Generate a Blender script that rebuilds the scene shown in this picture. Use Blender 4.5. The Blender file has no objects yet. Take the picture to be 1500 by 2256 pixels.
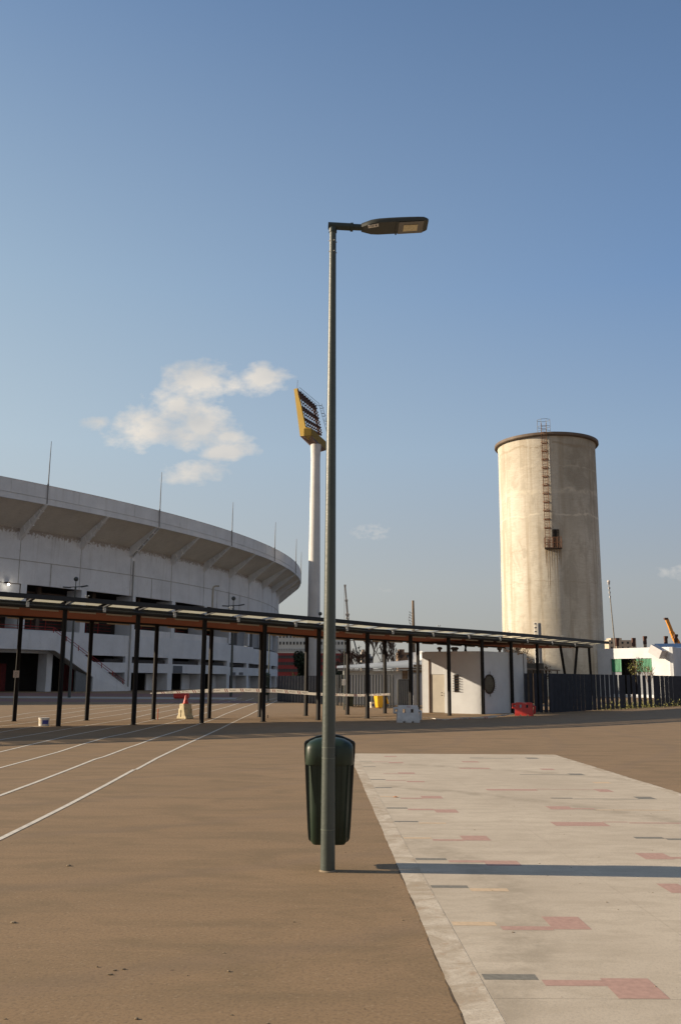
import bpy, math, random
from mathutils import Vector, Matrix
import numpy as np
R = math.radians
random.seed(7)
S = bpy.context.scene
col = S.collection

# ------------------------------------------------------------ camera
CAMH = 1.6; FPX = 2000.0; PIT = R(10.45); ROLL = R(0.35)
cam_d = bpy.data.cameras.new('camera'); cam = bpy.data.objects.new('camera', cam_d); col.objects.link(cam)
cam_d.sensor_fit = 'VERTICAL'; cam_d.sensor_height = 24.0; cam_d.lens = FPX / 2256 * 24.0
cam_d.clip_start = 0.1; cam_d.clip_end = 6000
fw = Vector((0, math.cos(PIT), math.sin(PIT))); up0 = Vector((0, -math.sin(PIT), math.cos(PIT))); rt0 = Vector((1, 0, 0))
rt = rt0 * math.cos(ROLL) + up0 * math.sin(ROLL); upv = up0 * math.cos(ROLL) - rt0 * math.sin(ROLL)
M = Matrix((rt, upv, -fw)).transposed().to_4x4(); M.translation = Vector((0, 0, CAMH))
cam.matrix_world = M
S.camera = cam

# ------------------------------------------------------------ exposure, sky, sun
S.view_settings.view_transform = 'Standard'; S.view_settings.look = 'None'
S.view_settings.exposure = 0.60; S.view_settings.gamma = 1.0
SUN_EL, SUN_AZ = R(19.0), R(-87.0)
sd = Vector((math.sin(SUN_AZ) * math.cos(SUN_EL), math.cos(SUN_AZ) * math.cos(SUN_EL), math.sin(SUN_EL)))
sun_d = bpy.data.lights.new('sun', 'SUN'); sun_d.energy = 5.0; sun_d.angle = R(0.55); sun_d.color = (1.0, 0.82, 0.60)
sun = bpy.data.objects.new('sun', sun_d); col.objects.link(sun)
sun.rotation_mode = 'QUATERNION'; sun.rotation_quaternion = sd.to_track_quat('Z', 'Y')

C0 = Vector((0, 0, CAMH))
def ray(px, py):
    return fw + rt * ((px - 750) / FPX) - upv * ((py - 1128) / FPX)
def gp(px, py, z=0.0):
    """the point of the level z that the photograph shows at px, py"""
    d = ray(px, py); return C0 + d * ((z - CAMH) / d.z)
def at(px, py, Y):
    d = ray(px, py); return C0 + d * (Y / d.y)

class NT:
    def __init__(s, nt): s.nt = nt; s.n = nt.nodes; s.l = nt.links
    def new(s, t, **k):
        n = s.n.new(t)
        for a, b in k.items(): setattr(n, a, b)
        return n
    def link(s, a, b): s.l.new(a, b)
    def val(s, sock, v):
        if isinstance(v, bpy.types.NodeSocket): s.link(v, sock)
        else: sock.default_value = v
    def math(s, op, a, b=0.0, c=None, clamp=False):
        n = s.new('ShaderNodeMath', operation=op); n.use_clamp = clamp
        s.val(n.inputs[0], a); s.val(n.inputs[1], b)
        if c is not None: s.val(n.inputs[2], c)
        return n.outputs[0]
    def mix(s, f, a, b, mode='MIX'):
        n = s.new('ShaderNodeMix', data_type='RGBA', blend_type=mode)
        s.val(n.inputs[0], f)
        for i, v in ((6, a), (7, b)):
            if isinstance(v, (tuple, list)): v = (*v[:3], 1.0)
            s.val(n.inputs[i], v)
        return n.outputs[2]
    def noise(s, vec, scale, detail=4, rough=.55, out='Fac', dist=0.0):
        n = s.new('ShaderNodeTexNoise'); n.inputs['Scale'].default_value = scale; n.inputs['Detail'].default_value = detail
        n.inputs['Roughness'].default_value = rough; n.inputs['Distortion'].default_value = dist
        if vec is not None: s.link(vec, n.inputs['Vector'])
        return n.outputs[out]
    def ramp(s, f, *st):
        n = s.new('ShaderNodeValToRGB'); cr = n.color_ramp
        while len(cr.elements) < len(st): cr.elements.new(.5)
        for e, (p, c) in zip(cr.elements, st):
            e.position = p; e.color = (c, c, c, 1) if not isinstance(c, (tuple, list)) else (*c[:3], 1)
        s.link(f, n.inputs[0]); return n.outputs[0]
    def mapping(s, vec, scale=(1, 1, 1), loc=(0, 0, 0), rot=(0, 0, 0)):
        n = s.new('ShaderNodeMapping'); s.link(vec, n.inputs[0])
        n.inputs['Scale'].default_value = scale; n.inputs['Location'].default_value = loc; n.inputs['Rotation'].default_value = rot
        return n.outputs[0]

W = bpy.data.worlds.new('World'); S.world = W; W.use_nodes = True
w = NT(W.node_tree); w.n.clear()
sky = w.new('ShaderNodeTexSky', sky_type='NISHITA'); sky.sun_disc = False
sky.sun_elevation = SUN_EL; sky.sun_rotation = SUN_AZ; sky.air_density = 1.15; sky.dust_density = 1.0; sky.ozone_density = 1.6; sky.altitude = 500
SKYS = 0.10
tc = w.new('ShaderNodeTexCoord'); sep = w.new('ShaderNodeSeparateXYZ'); w.link(tc.outputs['Generated'], sep.inputs[0])
X, Y, Z = sep.outputs
# evening smog near the horizon, clouds by direction (x/y, z/y)
skyc = w.new('ShaderNodeVectorMath', operation='SCALE'); w.link(sky.outputs[0], skyc.inputs[0]); skyc.inputs[3].default_value = SKYS
def slin(c): return tuple((((x / 255.0) + .055) / 1.055) ** 2.4 / 2 ** S.view_settings.exposure for x in c)
zup = w.math('MAXIMUM', Z, 0.0)
sunside = w.ramp(zup, (0.0, slin((180, 174, 162))), (.10, slin((188, 190, 188))), (.244, slin((181, 197, 208))), (.405, slin((160, 183, 204))), (.64, slin((117, 146, 184))), (1.0, slin((98, 118, 152))))
farside = w.ramp(zup, (0.0, slin((151, 150, 153))), (.10, slin((160, 164, 170))), (.244, slin((144, 167, 193))), (.405, slin((114, 146, 188))), (.64, slin((87, 116, 156))), (1.0, slin((80, 98, 130))))
smog = w.mix(w.ramp(w.math('ADD', w.math('MULTIPLY', X, 1.35), .5), (0.0, 0.0), (1.0, 1.0)), sunside, farside)
base = w.mix(0.88, skyc.outputs[0], smog)
# unseen sky beside and behind the camera, dimmed and greyed to set the shade
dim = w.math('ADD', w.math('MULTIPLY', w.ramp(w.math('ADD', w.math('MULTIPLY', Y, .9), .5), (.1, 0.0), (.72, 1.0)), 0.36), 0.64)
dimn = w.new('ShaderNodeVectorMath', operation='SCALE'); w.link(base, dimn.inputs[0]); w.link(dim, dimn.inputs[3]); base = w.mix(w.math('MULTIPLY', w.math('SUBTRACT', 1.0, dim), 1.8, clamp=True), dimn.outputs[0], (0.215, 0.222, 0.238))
yy = w.math('MAXIMUM', Y, 0.05)
u = w.math('DIVIDE', X, yy); v = w.math('DIVIDE', Z, yy)
cv = w.new('ShaderNodeCombineXYZ'); w.link(u, cv.inputs[0]); w.link(v, cv.inputs[1])
cvm = w.mapping(cv.outputs[0], scale=(1, 1.5, 1), loc=(3.1, 1.7, 0))
n1 = w.noise(cvm, 15, 8, .58); n2 = w.noise(cvm, 38, 8, .62)
acc = None
CL = [(450, 843, 75, 44, 1.0), (570, 838, 58, 34, .95), (515, 850, 60, 36, .8), (385, 905, 95, 44, .8), (325, 945, 80, 44, 1.0), (430, 945, 85, 46, .95), (215, 930, 34, 17, .95), (300, 895, 24, 12, .35),
      (505, 962, 46, 17, .85), (505, 994, 62, 19, .85), (420, 1043, 64, 25, .9), (480, 1022, 50, 14, .3), (825, 1172, 52, 20, .45), (1500, 1262, 60, 22, .38), (900, 1300, 200, 16, .2), (620, 828, 20, 9, .5), (180, 1045, 80, 12, .2), (1045, 1010, 90, 30, .16)]
for (px, py, sx, sy, a) in CL:
    d = ray(px, py); cu, cw = d.x / d.y, d.z / d.y
    du = w.math('DIVIDE', w.math('SUBTRACT', u, cu), sx / 2030.0); dv = w.math('DIVIDE', w.math('SUBTRACT', v, cw), sy / 2030.0)
    r2 = w.math('ADD', w.math('MULTIPLY', du, du), w.math('MULTIPLY', dv, dv))
    g = w.math('MULTIPLY', w.math('EXPONENT', w.math('MULTIPLY', r2, -0.75)), a)
    acc = g if acc is None else w.math('MAXIMUM', acc, g)
den = w.math('ADD', acc, w.math('ADD', w.math('MULTIPLY', w.math('SUBTRACT', n1, .5), 2.1), w.math('MULTIPLY', w.math('SUBTRACT', n2, .5), 1.25)))
den = w.math('MULTIPLY', den, w.ramp(acc, (0.0, 0.0), (0.28, 1.0)))
cf = w.ramp(den, (0.24, 0.0), (0.90, 0.92))
ccol = w.mix(w.ramp(w.noise(cvm, 9, 3, .5), (.38, 0.0), (.62, 1.0)), (0.40, 0.395, 0.385), (0.56, 0.515, 0.455))
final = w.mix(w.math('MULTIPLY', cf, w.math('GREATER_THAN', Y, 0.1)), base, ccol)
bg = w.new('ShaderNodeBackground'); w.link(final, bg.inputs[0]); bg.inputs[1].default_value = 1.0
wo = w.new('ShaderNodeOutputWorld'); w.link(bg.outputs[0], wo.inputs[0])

# ------------------------------------------------------------ mesh helpers
class MB:
    def __init__(s): s.v = []; s.f = []
    def add(s, vs, fs):
        k = len(s.v); s.v += [tuple(p) for p in vs]; s.f += [tuple(i + k for i in f) for f in fs]; return s
    def box(s, c, d, rz=0.0, m=None):
        hx, hy, hz = d[0] / 2, d[1] / 2, d[2] / 2
        q = [Vector((x, y, z)) for z in (-hz, hz) for x, y in ((-hx, -hy), (hx, -hy), (hx, hy), (-hx, hy))]
        rm = m if m is not None else Matrix.Rotation(rz, 3, 'Z')
        c = Vector(c)
        return s.add([rm @ p + c for p in q], [(3, 2, 1, 0), (4, 5, 6, 7), (0, 1, 5, 4), (1, 2, 6, 5), (2, 3, 7, 6), (3, 0, 4, 7)])
    def quad(s, a, b, c, d): return s.add([a, b, c, d], [(0, 1, 2, 3)])
    def bar(s, a, b, wd, ht, up=(0, 0, 1)):
        a, b = Vector(a), Vector(b); d = (b - a).normalized(); upn = Vector(up)
        if abs(d.dot(upn)) > .99: upn = Vector((0, 1, 0))
        x = d.cross(upn).normalized(); y = x.cross(d).normalized()
        q = [p + x * sx * wd / 2 + y * sy * ht / 2 for p in (a, b) for sx, sy in ((-1, -1), (1, -1), (1, 1), (-1, 1))]
        return s.add(q, [(3, 2, 1, 0), (4, 5, 6, 7), (0, 1, 5, 4), (1, 2, 6, 5), (2, 3, 7, 6), (3, 0, 4, 7)])
    def tube(s, pts, r, n=10, cap=True):
        pts = [Vector(p) for p in pts]; rs = r if isinstance(r, (list, tuple)) else [r] * len(pts)
        vs = []; fs = []
        px = None
        for i, p in enumerate(pts):
            d = ((pts[min(i + 1, len(pts) - 1)] - pts[max(i - 1, 0)])).normalized()
            if px is None:
                px = d.cross(Vector((0, 1, 0.013)) if abs(d.y) < .9 else Vector((1, 0, 0))).normalized()
            else: px = (px - d * px.dot(d)).normalized()
            y = d.cross(px)
            for k in range(n):
                a = 2 * math.pi * k / n; vs.append(p + (px * math.cos(a) + y * math.sin(a)) * rs[i])
        for i in range(len(pts) - 1):
            for k in range(n):
                k2 = (k + 1) % n; fs.append((i * n + k, i * n + k2, (i + 1) * n + k2, (i + 1) * n + k))
        if cap: fs.append(tuple(range(n - 1, -1, -1))); fs.append(tuple((len(pts) - 1) * n + k for k in range(n)))
        return s.add(vs, fs)
    def lathe(s, c, prof, n=48, a0=0, a1=2 * math.pi):
        full = abs(a1 - a0 - 2 * math.pi) < 1e-6; m = n if full else n + 1
        vs = [(c[0] + r * math.cos(a0 + (a1 - a0) * k / n), c[1] + r * math.sin(a0 + (a1 - a0) * k / n), z) for r, z in prof for k in range(m)]
        fs = [(i * m + k, i * m + (k + 1) % m, (i + 1) * m + (k + 1) % m, (i + 1) * m + k) for i in range(len(prof) - 1) for k in range(n)]
        return s.add(vs, fs)
    def prism(s, poly, off):
        """polygon of 3-d points extruded by the vector off"""
        n = len(poly); off = Vector(off); a = [Vector(p) for p in poly]
        return s.add(a + [p + off for p in a], [tuple(range(n - 1, -1, -1)), tuple(range(n, 2 * n))] + [(i, (i + 1) % n, n + (i + 1) % n, n + i) for i in range(n)])
    def ball(s, c, r, n=10, m=7, sc=(1, 1, 1)):
        vs = [(c[0] + r * sc[0] * math.sin(math.pi * j / m) * math.cos(2 * math.pi * k / n), c[1] + r * sc[1] * math.sin(math.pi * j / m) * math.sin(2 * math.pi * k / n), c[2] + r * sc[2] * math.cos(math.pi * j / m)) for j in range(m + 1) for k in range(n)]
        return s.add(vs, [(j * n + k, (j + 1) * n + k, (j + 1) * n + (k + 1) % n, j * n + (k + 1) % n) for j in range(m) for k in range(n)])
    def build(s, name, mat=None, parent=None, smooth=False, bevel=0, origin=None):
        me = bpy.data.meshes.new(name)
        vs = s.v
        if origin is not None: vs = [(a - origin[0], b - origin[1], c - origin[2]) for a, b, c in vs]
        me.from_pydata(vs, [], s.f)
        import bmesh
        b = bmesh.new(); b.from_mesh(me); bmesh.ops.remove_doubles(b, verts=b.verts, dist=1e-5); bmesh.ops.recalc_face_normals(b, faces=b.faces); b.to_mesh(me); b.free()
        o = bpy.data.objects.new(name, me); col.objects.link(o)
        if origin is not None: o.location = origin
        if mat: me.materials.append(mat)
        if smooth:
            me.polygons.foreach_set('use_smooth', [True] * len(me.polygons))
            try: me.set_sharp_from_angle(angle=R(40))
            except Exception: pass
        if bevel:
            m = o.modifiers.new('bevel', 'BEVEL'); m.width = bevel; m.segments = 2; m.limit_method = 'ANGLE'; m.angle_limit = R(35)
        if parent:
            o.parent = parent
            if parent.type == 'EMPTY' or True: o.matrix_parent_inverse = PM(parent).inverted()
        return o
def PM(o):
    m = Matrix.Translation(o.location)
    if o.parent: return PM(o.parent) @ o.matrix_parent_inverse @ m
    return m
def tag(o, label, cat, group=None):
    o['label'] = label; o['category'] = cat
    if group: o['group'] = group
    return o
def thing(name, label, cat, loc=(0, 0, 0), group=None):
    o = bpy.data.objects.new(name, None); col.objects.link(o); o.location = loc; o.empty_display_size = .3
    return tag(o, label, cat, group)
def struct(o): o['kind'] = 'structure'; return o
def copy_tree(o, parent=None):
    c = o.copy(); col.objects.link(c)
    if parent: c.parent = parent; c.matrix_parent_inverse = o.matrix_parent_inverse.copy()
    for ch in list(o.children): copy_tree(ch, c)
    return c
def text_mesh(name, txt, size, mat, parent, mw, depth=0.0):
    cu = bpy.data.curves.new(name, 'FONT'); cu.body = txt; cu.size = size; cu.align_x = 'CENTER'; cu.align_y = 'CENTER'; cu.extrude = depth
    t = bpy.data.objects.new('tmp', cu); col.objects.link(t)
    dg = bpy.context.evaluated_depsgraph_get(); me = bpy.data.meshes.new_from_object(t.evaluated_get(dg))
    bpy.data.objects.remove(t); me.transform(mw)
    o = bpy.data.objects.new(name, me); col.objects.link(o); me.materials.clear(); me.materials.append(mat)
    if parent: o.parent = parent; o.matrix_parent_inverse = PM(parent).inverted()
    return o

# ------------------------------------------------------------ materials
MATS = {}
def mat(name, c, rough=.6, metal=0.0, var=.12, vscale=3.0, bump=0.0, bscale=60, c2=None, spec=.5, coat=0.0, emit=None, es=0):
    if name in MATS: return MATS[name]
    m = bpy.data.materials.new(name); m.use_nodes = True; t = NT(m.node_tree); p = t.n['Principled BSDF']
    g = t.new('ShaderNodeTexCoord').outputs['Object']
    if var:
        nz = t.ramp(t.noise(g, vscale, 6, .6), (.3, 0), (.7, 1))
        dark = tuple(x * (1 - var) for x in c); lite = c2 if c2 else tuple(min(1, x * (1 + var)) for x in c)
        cc = t.mix(nz, dark, lite); t.link(cc, p.inputs['Base Color'])
    else: p.inputs['Base Color'].default_value = (*c, 1)
    p.inputs['Roughness'].default_value = rough; p.inputs['Metallic'].default_value = metal
    p.inputs['Specular IOR Level'].default_value = spec; p.inputs['Coat Weight'].default_value = coat
    if bump:
        b = t.new('ShaderNodeBump'); b.inputs['Strength'].default_value = bump; b.inputs['Distance'].default_value = .02
        t.link(t.noise(g, bscale, 4, .6), b.inputs['Height']); t.link(b.outputs[0], p.inputs['Normal'])
    if emit: p.inputs['Emission Color'].default_value = (*emit, 1); p.inputs['Emission Strength'].default_value = es
    MATS[name] = m; return m

def mat_asphalt():
    m = bpy.data.materials.new('brown_asphalt'); m.use_nodes = True; t = NT(m.node_tree); p = t.n['Principled BSDF']
    g = t.new('ShaderNodeTexCoord').outputs['Object']
    big = t.noise(g, .22, 5, .6); mid = t.noise(t.mapping(g, scale=(1, 2.2, 1)), .9, 6, .65, dist=.6); fine = t.noise(g, 45, 4, .7); grit = t.noise(g, 160, 3, .7)
    c = t.mix(t.ramp(big, (.35, 0), (.65, 1)), (.272, .185, .104), (.298, .204, .118))
    c = t.mix(t.ramp(mid, (.38, 1), (.56, 0)), c, (.230, .162, .092)); 
    c = t.mix(t.math('MULTIPLY', t.ramp(mid, (.62, 0), (.75, 1)), .3), c, (.30, .225, .14))
    stk = t.noise(t.mapping(g, scale=(.25, 3.0, 1)), 1.4, 6, .7)
    c = t.mix(t.math('MULTIPLY', t.ramp(stk, (.50, 0), (.66, 1)), .35), c, (.200, .145, .088))
    c = t.mix(t.math('MULTIPLY', t.ramp(fine, (.35, 1), (.52, 0)), .5), c, (.15, .105, .068))
    agg = t.new('ShaderNodeTexVoronoi'); agg.inputs['Scale'].default_value = 75; t.link(g, agg.inputs['Vector'])
    c = t.mix(t.math('MULTIPLY', t.ramp(agg.outputs['Color'], (.80, 0), (.95, 1)), .28), c, (.42, .33, .22))
    c = t.mix(t.math('MULTIPLY', t.ramp(agg.outputs['Color'], (.10, 1), (.24, 0)), .30), c, (.12, .085, .06))
    c = t.mix(t.math('MULTIPLY', t.ramp(grit, (.68, 0), (.74, 1)), .5), c, (.45, .38, .29))
    # tyre and water marks: long curved darker bands
    wv = t.new('ShaderNodeTexWave', wave_type='RINGS', rings_direction='Z', wave_profile='SIN'); t.link(t.mapping(g, loc=(14, -30, 0), scale=(1, 1, 1)), wv.inputs[0])
    wv.inputs['Scale'].default_value = .13; wv.inputs['Distortion'].default_value = 2.5; wv.inputs['Detail'].default_value = 3; wv.inputs['Detail Scale'].default_value = 1.2
    c = t.mix(t.math('MULTIPLY', t.ramp(wv.outputs['Fac'], (.93, 0), (1.0, 1)), .22), c, (.19, .14, .10))
    spots = t.new('ShaderNodeTexVoronoi'); spots.inputs['Scale'].default_value = 1.7; t.link(g, spots.inputs['Vector'])
    c = t.mix(t.math('MULTIPLY', t.ramp(spots.outputs['Distance'], (.012, 1), (.03, 0)), .7), c, (.10, .065, .04))
    t.link(c, p.inputs['Base Color']); p.inputs['Roughness'].default_value = .85; p.inputs['Specular IOR Level'].default_value = .25
    b = t.new('ShaderNodeBump'); b.inputs['Strength'].default_value = .30; b.inputs['Distance'].default_value = .004
    rip = t.new('ShaderNodeTexWave'); t.link(t.mapping(g, rot=(0, 0, .5)), rip.inputs[0]); rip.inputs['Scale'].default_value = 9; rip.inputs['Distortion'].default_value = 7; rip.inputs['Detail'].default_value = 3; rip.inputs['Detail Scale'].default_value=.6
    ripm = t.math('MULTIPLY', rip.outputs['Fac'], t.ramp(t.noise(g, .8, 3), (.55, 0), (.70, .12)))
    t.link(t.math('ADD', t.math('ADD', t.math('MULTIPLY', fine, .8), t.math('MULTIPLY', mid, .5)), ripm), b.inputs['Height']); t.link(b.outputs[0], p.inputs['Normal'])
    return m
def mat_slab():
    m = bpy.data.materials.new('slab_concrete'); m.use_nodes = True; t = NT(m.node_tree); p = t.n['Principled BSDF']
    g = t.new('ShaderNodeTexCoord').outputs['Object']
    big = t.noise(g, .5, 5, .6); mid = t.noise(t.mapping(g, scale=(1, 2.5, 1)), 2.3, 7, .7, dist=.4); fine = t.noise(g, 70, 3, .7); sp = t.noise(g, 26, 3, .6)
    c = t.mix(t.ramp(big, (.35, 0), (.65, 1)), (.50, .430, .335), (.60, .525, .415))
    c = t.mix(t.math('MULTIPLY', t.ramp(mid, (.40, 1), (.55, 0)), .55), c, (.44, .375, .285))
    c = t.mix(t.math('MULTIPLY', t.ramp(fine, (.36, 1), (.5, 0)), .35), c, (.33, .29, .23))
    c = t.mix(t.math('MULTIPLY', t.ramp(sp, (.70, 0), (.74, 1)), .6), c, (.24, .19, .13))
    # dusty tyre arcs
    ta = t.new('ShaderNodeTexWave', wave_type='RINGS', rings_direction='Z'); t.link(t.mapping(g, loc=(4.0, -7.0, 0)), ta.inputs[0]); ta.inputs['Scale'].default_value = .09; ta.inputs['Distortion'].default_value = .8
    c = t.mix(t.math('MULTIPLY', t.math('MULTIPLY', t.ramp(ta.outputs['Fac'], (.95, 0), (.995, 1)), t.ramp(t.noise(g, 3.0, 5, .7), (.4, 0), (.6, 1))), .6), c, (.33, .28, .21))
    t.link(c, p.inputs['Base Color']); p.inputs['Roughness'].default_value = .8; p.inputs['Specular IOR Level'].default_value = .3
    b = t.new('ShaderNodeBump'); b.inputs['Strength'].default_value = .3; b.inputs['Distance'].default_value = .004
    t.link(t.math('ADD', fine, mid), b.inputs['Height']); t.link(b.outputs[0], p.inputs['Normal'])
    return m
def mat_kerb():
    m = bpy.data.materials.new('kerb_concrete'); m.use_nodes = True; t = NT(m.node_tree); p = t.n['Principled BSDF']
    g = t.new('ShaderNodeTexCoord').outputs['Object']
    a = t.noise(g, 3.0, 7, .7, dist=.8); b2 = t.noise(g, 9, 6, .7); f = t.noise(g, 80, 3, .7)
    c = t.mix(t.ramp(a, (.4, 0), (.62, 1)), (.42, .345, .25), (.64, .57, .46))
    c = t.mix(t.math('MULTIPLY', t.ramp(b2, (.56, 0), (.66, 1)), .75), c, (.42, .30, .20))
    c = t.mix(t.math('MULTIPLY', t.ramp(f, (.38, 1), (.5, 0)), .4), c, (.30, .25, .19))
    t.link(c, p.inputs['Base Color']); p.inputs['Roughness'].default_value = .85
    b = t.new('ShaderNodeBump'); b.inputs['Strength'].default_value = .35; b.inputs['Distance'].default_value = .003
    t.link(t.math('ADD', a, f), b.inputs['Height']); t.link(b.outputs[0], p.inputs['Normal'])
    return m
def mat_wall(name, c, streak=.35, band=None, stain=(.30, .27, .23), rough=.8, sc=1.0, grime=.4, boards=0.0, polar=None):
    """weathered painted concrete: blotches, rain streaks, optional peeling band at the heights band=(z0,z1)"""
    m = bpy.data.materials.new(name); m.use_nodes = True; t = NT(m.node_tree); p = t.n['Principled BSDF']
    g = t.new('ShaderNodeTexCoord').outputs['Object']
    a = t.noise(g, .35 * sc, 6, .65); b1 = t.noise(t.mapping(g, scale=(1, 1, .06)), 1.6 * sc, 6, .7); b2 = t.noise(g, 3.2 * sc, 6, .7, dist=.7); f = t.noise(g, 22 * sc, 4, .7)
    d = tuple(x * .82 for x in c)
    cc = t.mix(t.ramp(a, (.3, 0), (.7, 1)), d, c)
    cc = t.mix(t.math('MULTIPLY', t.ramp(b1, (.54, 0), (.72, 1)), streak), cc, stain)
    cc = t.mix(t.math('MULTIPLY', t.ramp(b2, (.58, 0), (.70, 1)), grime), cc, stain)
    cc = t.mix(t.math('MULTIPLY', t.ramp(f, (.3, 1), (.5, 0)), .18), cc, stain)
    if band:
        z = t.new('ShaderNodeSeparateXYZ'); t.link(g, z.inputs[0])
        zz = t.math('DIVIDE', t.math('SUBTRACT', z.outputs[2], band[0]), band[1] - band[0], clamp=True)
        mask = t.ramp(t.math('ADD', zz, t.math('MULTIPLY', t.math('SUBTRACT', b2, .5), 1.4)), (.72, 0), (.86, 1))
        cc = t.mix(t.math('MULTIPLY', mask, .75), cc, (.27, .20, .14))
        st2 = t.math('MULTIPLY', t.ramp(t.noise(t.mapping(g, scale=(1, 1, .1)), 2.4, 5, .7), (.55, 0), (.66, 1)), t.ramp(zz, (.1, 0), (.9, 1)))
        cc = t.mix(t.math('MULTIPLY', st2, .6), cc, (.25, .21, .17))
    if boards:
        z2 = t.new('ShaderNodeSeparateXYZ'); t.link(g, z2.inputs[0])
        fr = t.math('FRACT', t.math('DIVIDE', z2.outputs[2], boards))
        cc = t.mix(t.math('MULTIPLY', t.ramp(fr, (.0, 1), (.08, 0)), .22), cc, stain)
    t.link(cc, p.inputs['Base Color']); p.inputs['Roughness'].default_value = rough; p.inputs['Specular IOR Level'].default_value = .2
    b = t.new('ShaderNodeBump'); b.inputs['Strength'].default_value = .4; b.inputs['Distance'].default_value = .02
    t.link(t.math('ADD', f, b2), b.inputs['Height']); t.link(b.outputs[0], p.inputs['Normal'])
    MATS[name] = m; return m
def mat_silo():
    m = bpy.data.materials.new('silo_concrete'); m.use_nodes = True; t = NT(m.node_tree); p = t.n['Principled BSDF']
    g = t.new('ShaderNodeTexCoord').outputs['Object']
    z = t.new('ShaderNodeSeparateXYZ'); t.link(g, z.inputs[0]); zz = z.outputs[2]
    big = t.noise(g, .16, 5, .6); fineh = t.noise(t.mapping(g, scale=(1, 1, 9)), 1.3, 5, .7); vert = t.noise(t.mapping(g, scale=(1, 1, .035)), .85, 6, .65); bl = t.noise(g, 1.1, 7, .7, dist=.6)
    c = t.mix(t.ramp(big, (.35, 0), (.65, 1)), (.55, .505, .42), (.69, .65, .565))
    c = t.mix(t.math('MULTIPLY', t.ramp(fineh, (.40, 1), (.54, 0)), .5), c, (.50, .45, .36))
    c = t.mix(t.math('MULTIPLY', t.ramp(vert, (.50, 0), (.62, 1)), .7), c, (.40, .33, .24))
    c = t.mix(t.math('MULTIPLY', t.ramp(vert, (.32, 1), (.42, 0)), .55), c, (.70, .66, .56))
    c = t.mix(t.math('MULTIPLY', t.ramp(bl, (.54, 0), (.68, 1)), .35), c, (.38, .32, .245))
    pat = t.noise(t.mapping(g, scale=(1, 1, .45)), .55, 5, .65, dist=.5)
    c = t.mix(t.math('MULTIPLY', t.ramp(pat, (.52, 0), (.60, 1)), .5), c, (.40, .36, .29))
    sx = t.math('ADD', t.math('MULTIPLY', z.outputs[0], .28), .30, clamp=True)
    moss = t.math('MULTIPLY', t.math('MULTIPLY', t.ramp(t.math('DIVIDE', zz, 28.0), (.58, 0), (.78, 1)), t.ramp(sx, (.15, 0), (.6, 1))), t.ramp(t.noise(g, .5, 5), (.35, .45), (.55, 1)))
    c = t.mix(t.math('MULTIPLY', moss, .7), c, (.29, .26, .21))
    # pour joints and crust bands, wobbling, and darker staining in the upper third
    wob = t.math('ADD', zz, t.math('MULTIPLY', t.math('SUBTRACT', t.noise(g, .5, 4), .5), 1.3))
    for h, wd, s, cc2 in ((21.6, .38, .55, (.72, .66, .54)), (19.0, .14, .7, (.75, .69, .57)), (26.6, .20, .5, (.33, .26, .18)), (24.3, .12, .3, (.70, .64, .52)), (11.8, .10, .3, (.36, .28, .19)), (8.0, .10, .25, (.70, .62, .5)), (15.2, .09, .25, (.38, .30, .2))):
        dd = t.math('ABSOLUTE', t.math('SUBTRACT', wob, h))
        c = t.mix(t.math('MULTIPLY', t.math('MULTIPLY', t.ramp(t.math('DIVIDE', dd, wd), (.3, 1), (1, 0)), t.ramp(bl, (.42, 0), (.52, 1))), s), c, cc2)
    up = t.math('MULTIPLY', t.ramp(t.math('DIVIDE', zz, 28.0), (.80, 0), (1.0, .6)), t.ramp(t.noise(t.mapping(g, scale=(1, 1, .3)), .35, 4), (.45, 0), (.6, 1)))
    c = t.mix(t.math('MULTIPLY', up, .5), c, (.30, .245, .17))
    # rust run below the door platform
    x = t.math('SUBTRACT', z.outputs[0], -1.0)
    t.link(c, p.inputs['Base Color']); p.inputs['Roughness'].default_value = .9; p.inputs['Specular IOR Level'].default_value = .15
    b = t.new('ShaderNodeBump'); b.inputs['Strength'].default_value = .6; b.inputs['Distance'].default_value = .05
    t.link(t.math('ADD', fineh, bl), b.inputs['Height']); t.link(b.outputs[0], p.inputs['Normal'])
    return m

asphalt = mat_asphalt(); slabm = mat_slab(); kerbm = mat_kerb()
whitepaint = mat('worn_line_paint', (.62, .58, .50), .7, var=.25, vscale=9)
stwall = mat_wall('stadium_wall', (.78, .785, .80), .34, band=(16.6, 18.5), stain=(.40, .37, .33), grime=.30)
stfas = mat_wall('stadium_fascia', (.78, .785, .79), .30, stain=(.45, .43, .39), grime=.15)
stsof = mat_wall('stadium_soffit', (.72, .68, .61), .15, stain=(.28, .24, .19), grime=.35, boards=.22)
stlow = mat_wall('stadium_lower_wall', (.74, .76, .79), .25, stain=(.36, .34, .31), grime=.30)
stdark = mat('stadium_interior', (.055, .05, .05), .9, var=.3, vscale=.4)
redpaint = mat('red_rail_paint', (.30, .03, .025), .6, var=.2)
redpanel = mat('dark_red_panel', (.16, .02, .022), .7, var=.3)
greyclad = mat('grey_cladding', (.23, .24, .26), .6, var=.1)
steel_dark = mat('charcoal_painted_steel', (.028, .031, .036), .5, var=.15, vscale=5, spec=.25)
steel_col = mat('black_column_paint', (.018, .017, .017), .6, var=.2, vscale=6, spec=.15)
pole_green = mat('grey_green_pole_paint', (.060, .074, .066), .42, var=.08, vscale=4, bump=.12, bscale=25)
pole_top = mat('dark_green_metal', (.022, .034, .030), .45, var=.15)
pole_far = mat('far_lamp_paint', (.05, .058, .055), .5, var=.1)
bin_green = mat('bin_green_plastic', (.012, .028, .016), .45, var=.15, vscale=8)
bin_black = mat('bin_black_plastic', (.006, .009, .007), .38, var=.1)
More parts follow.
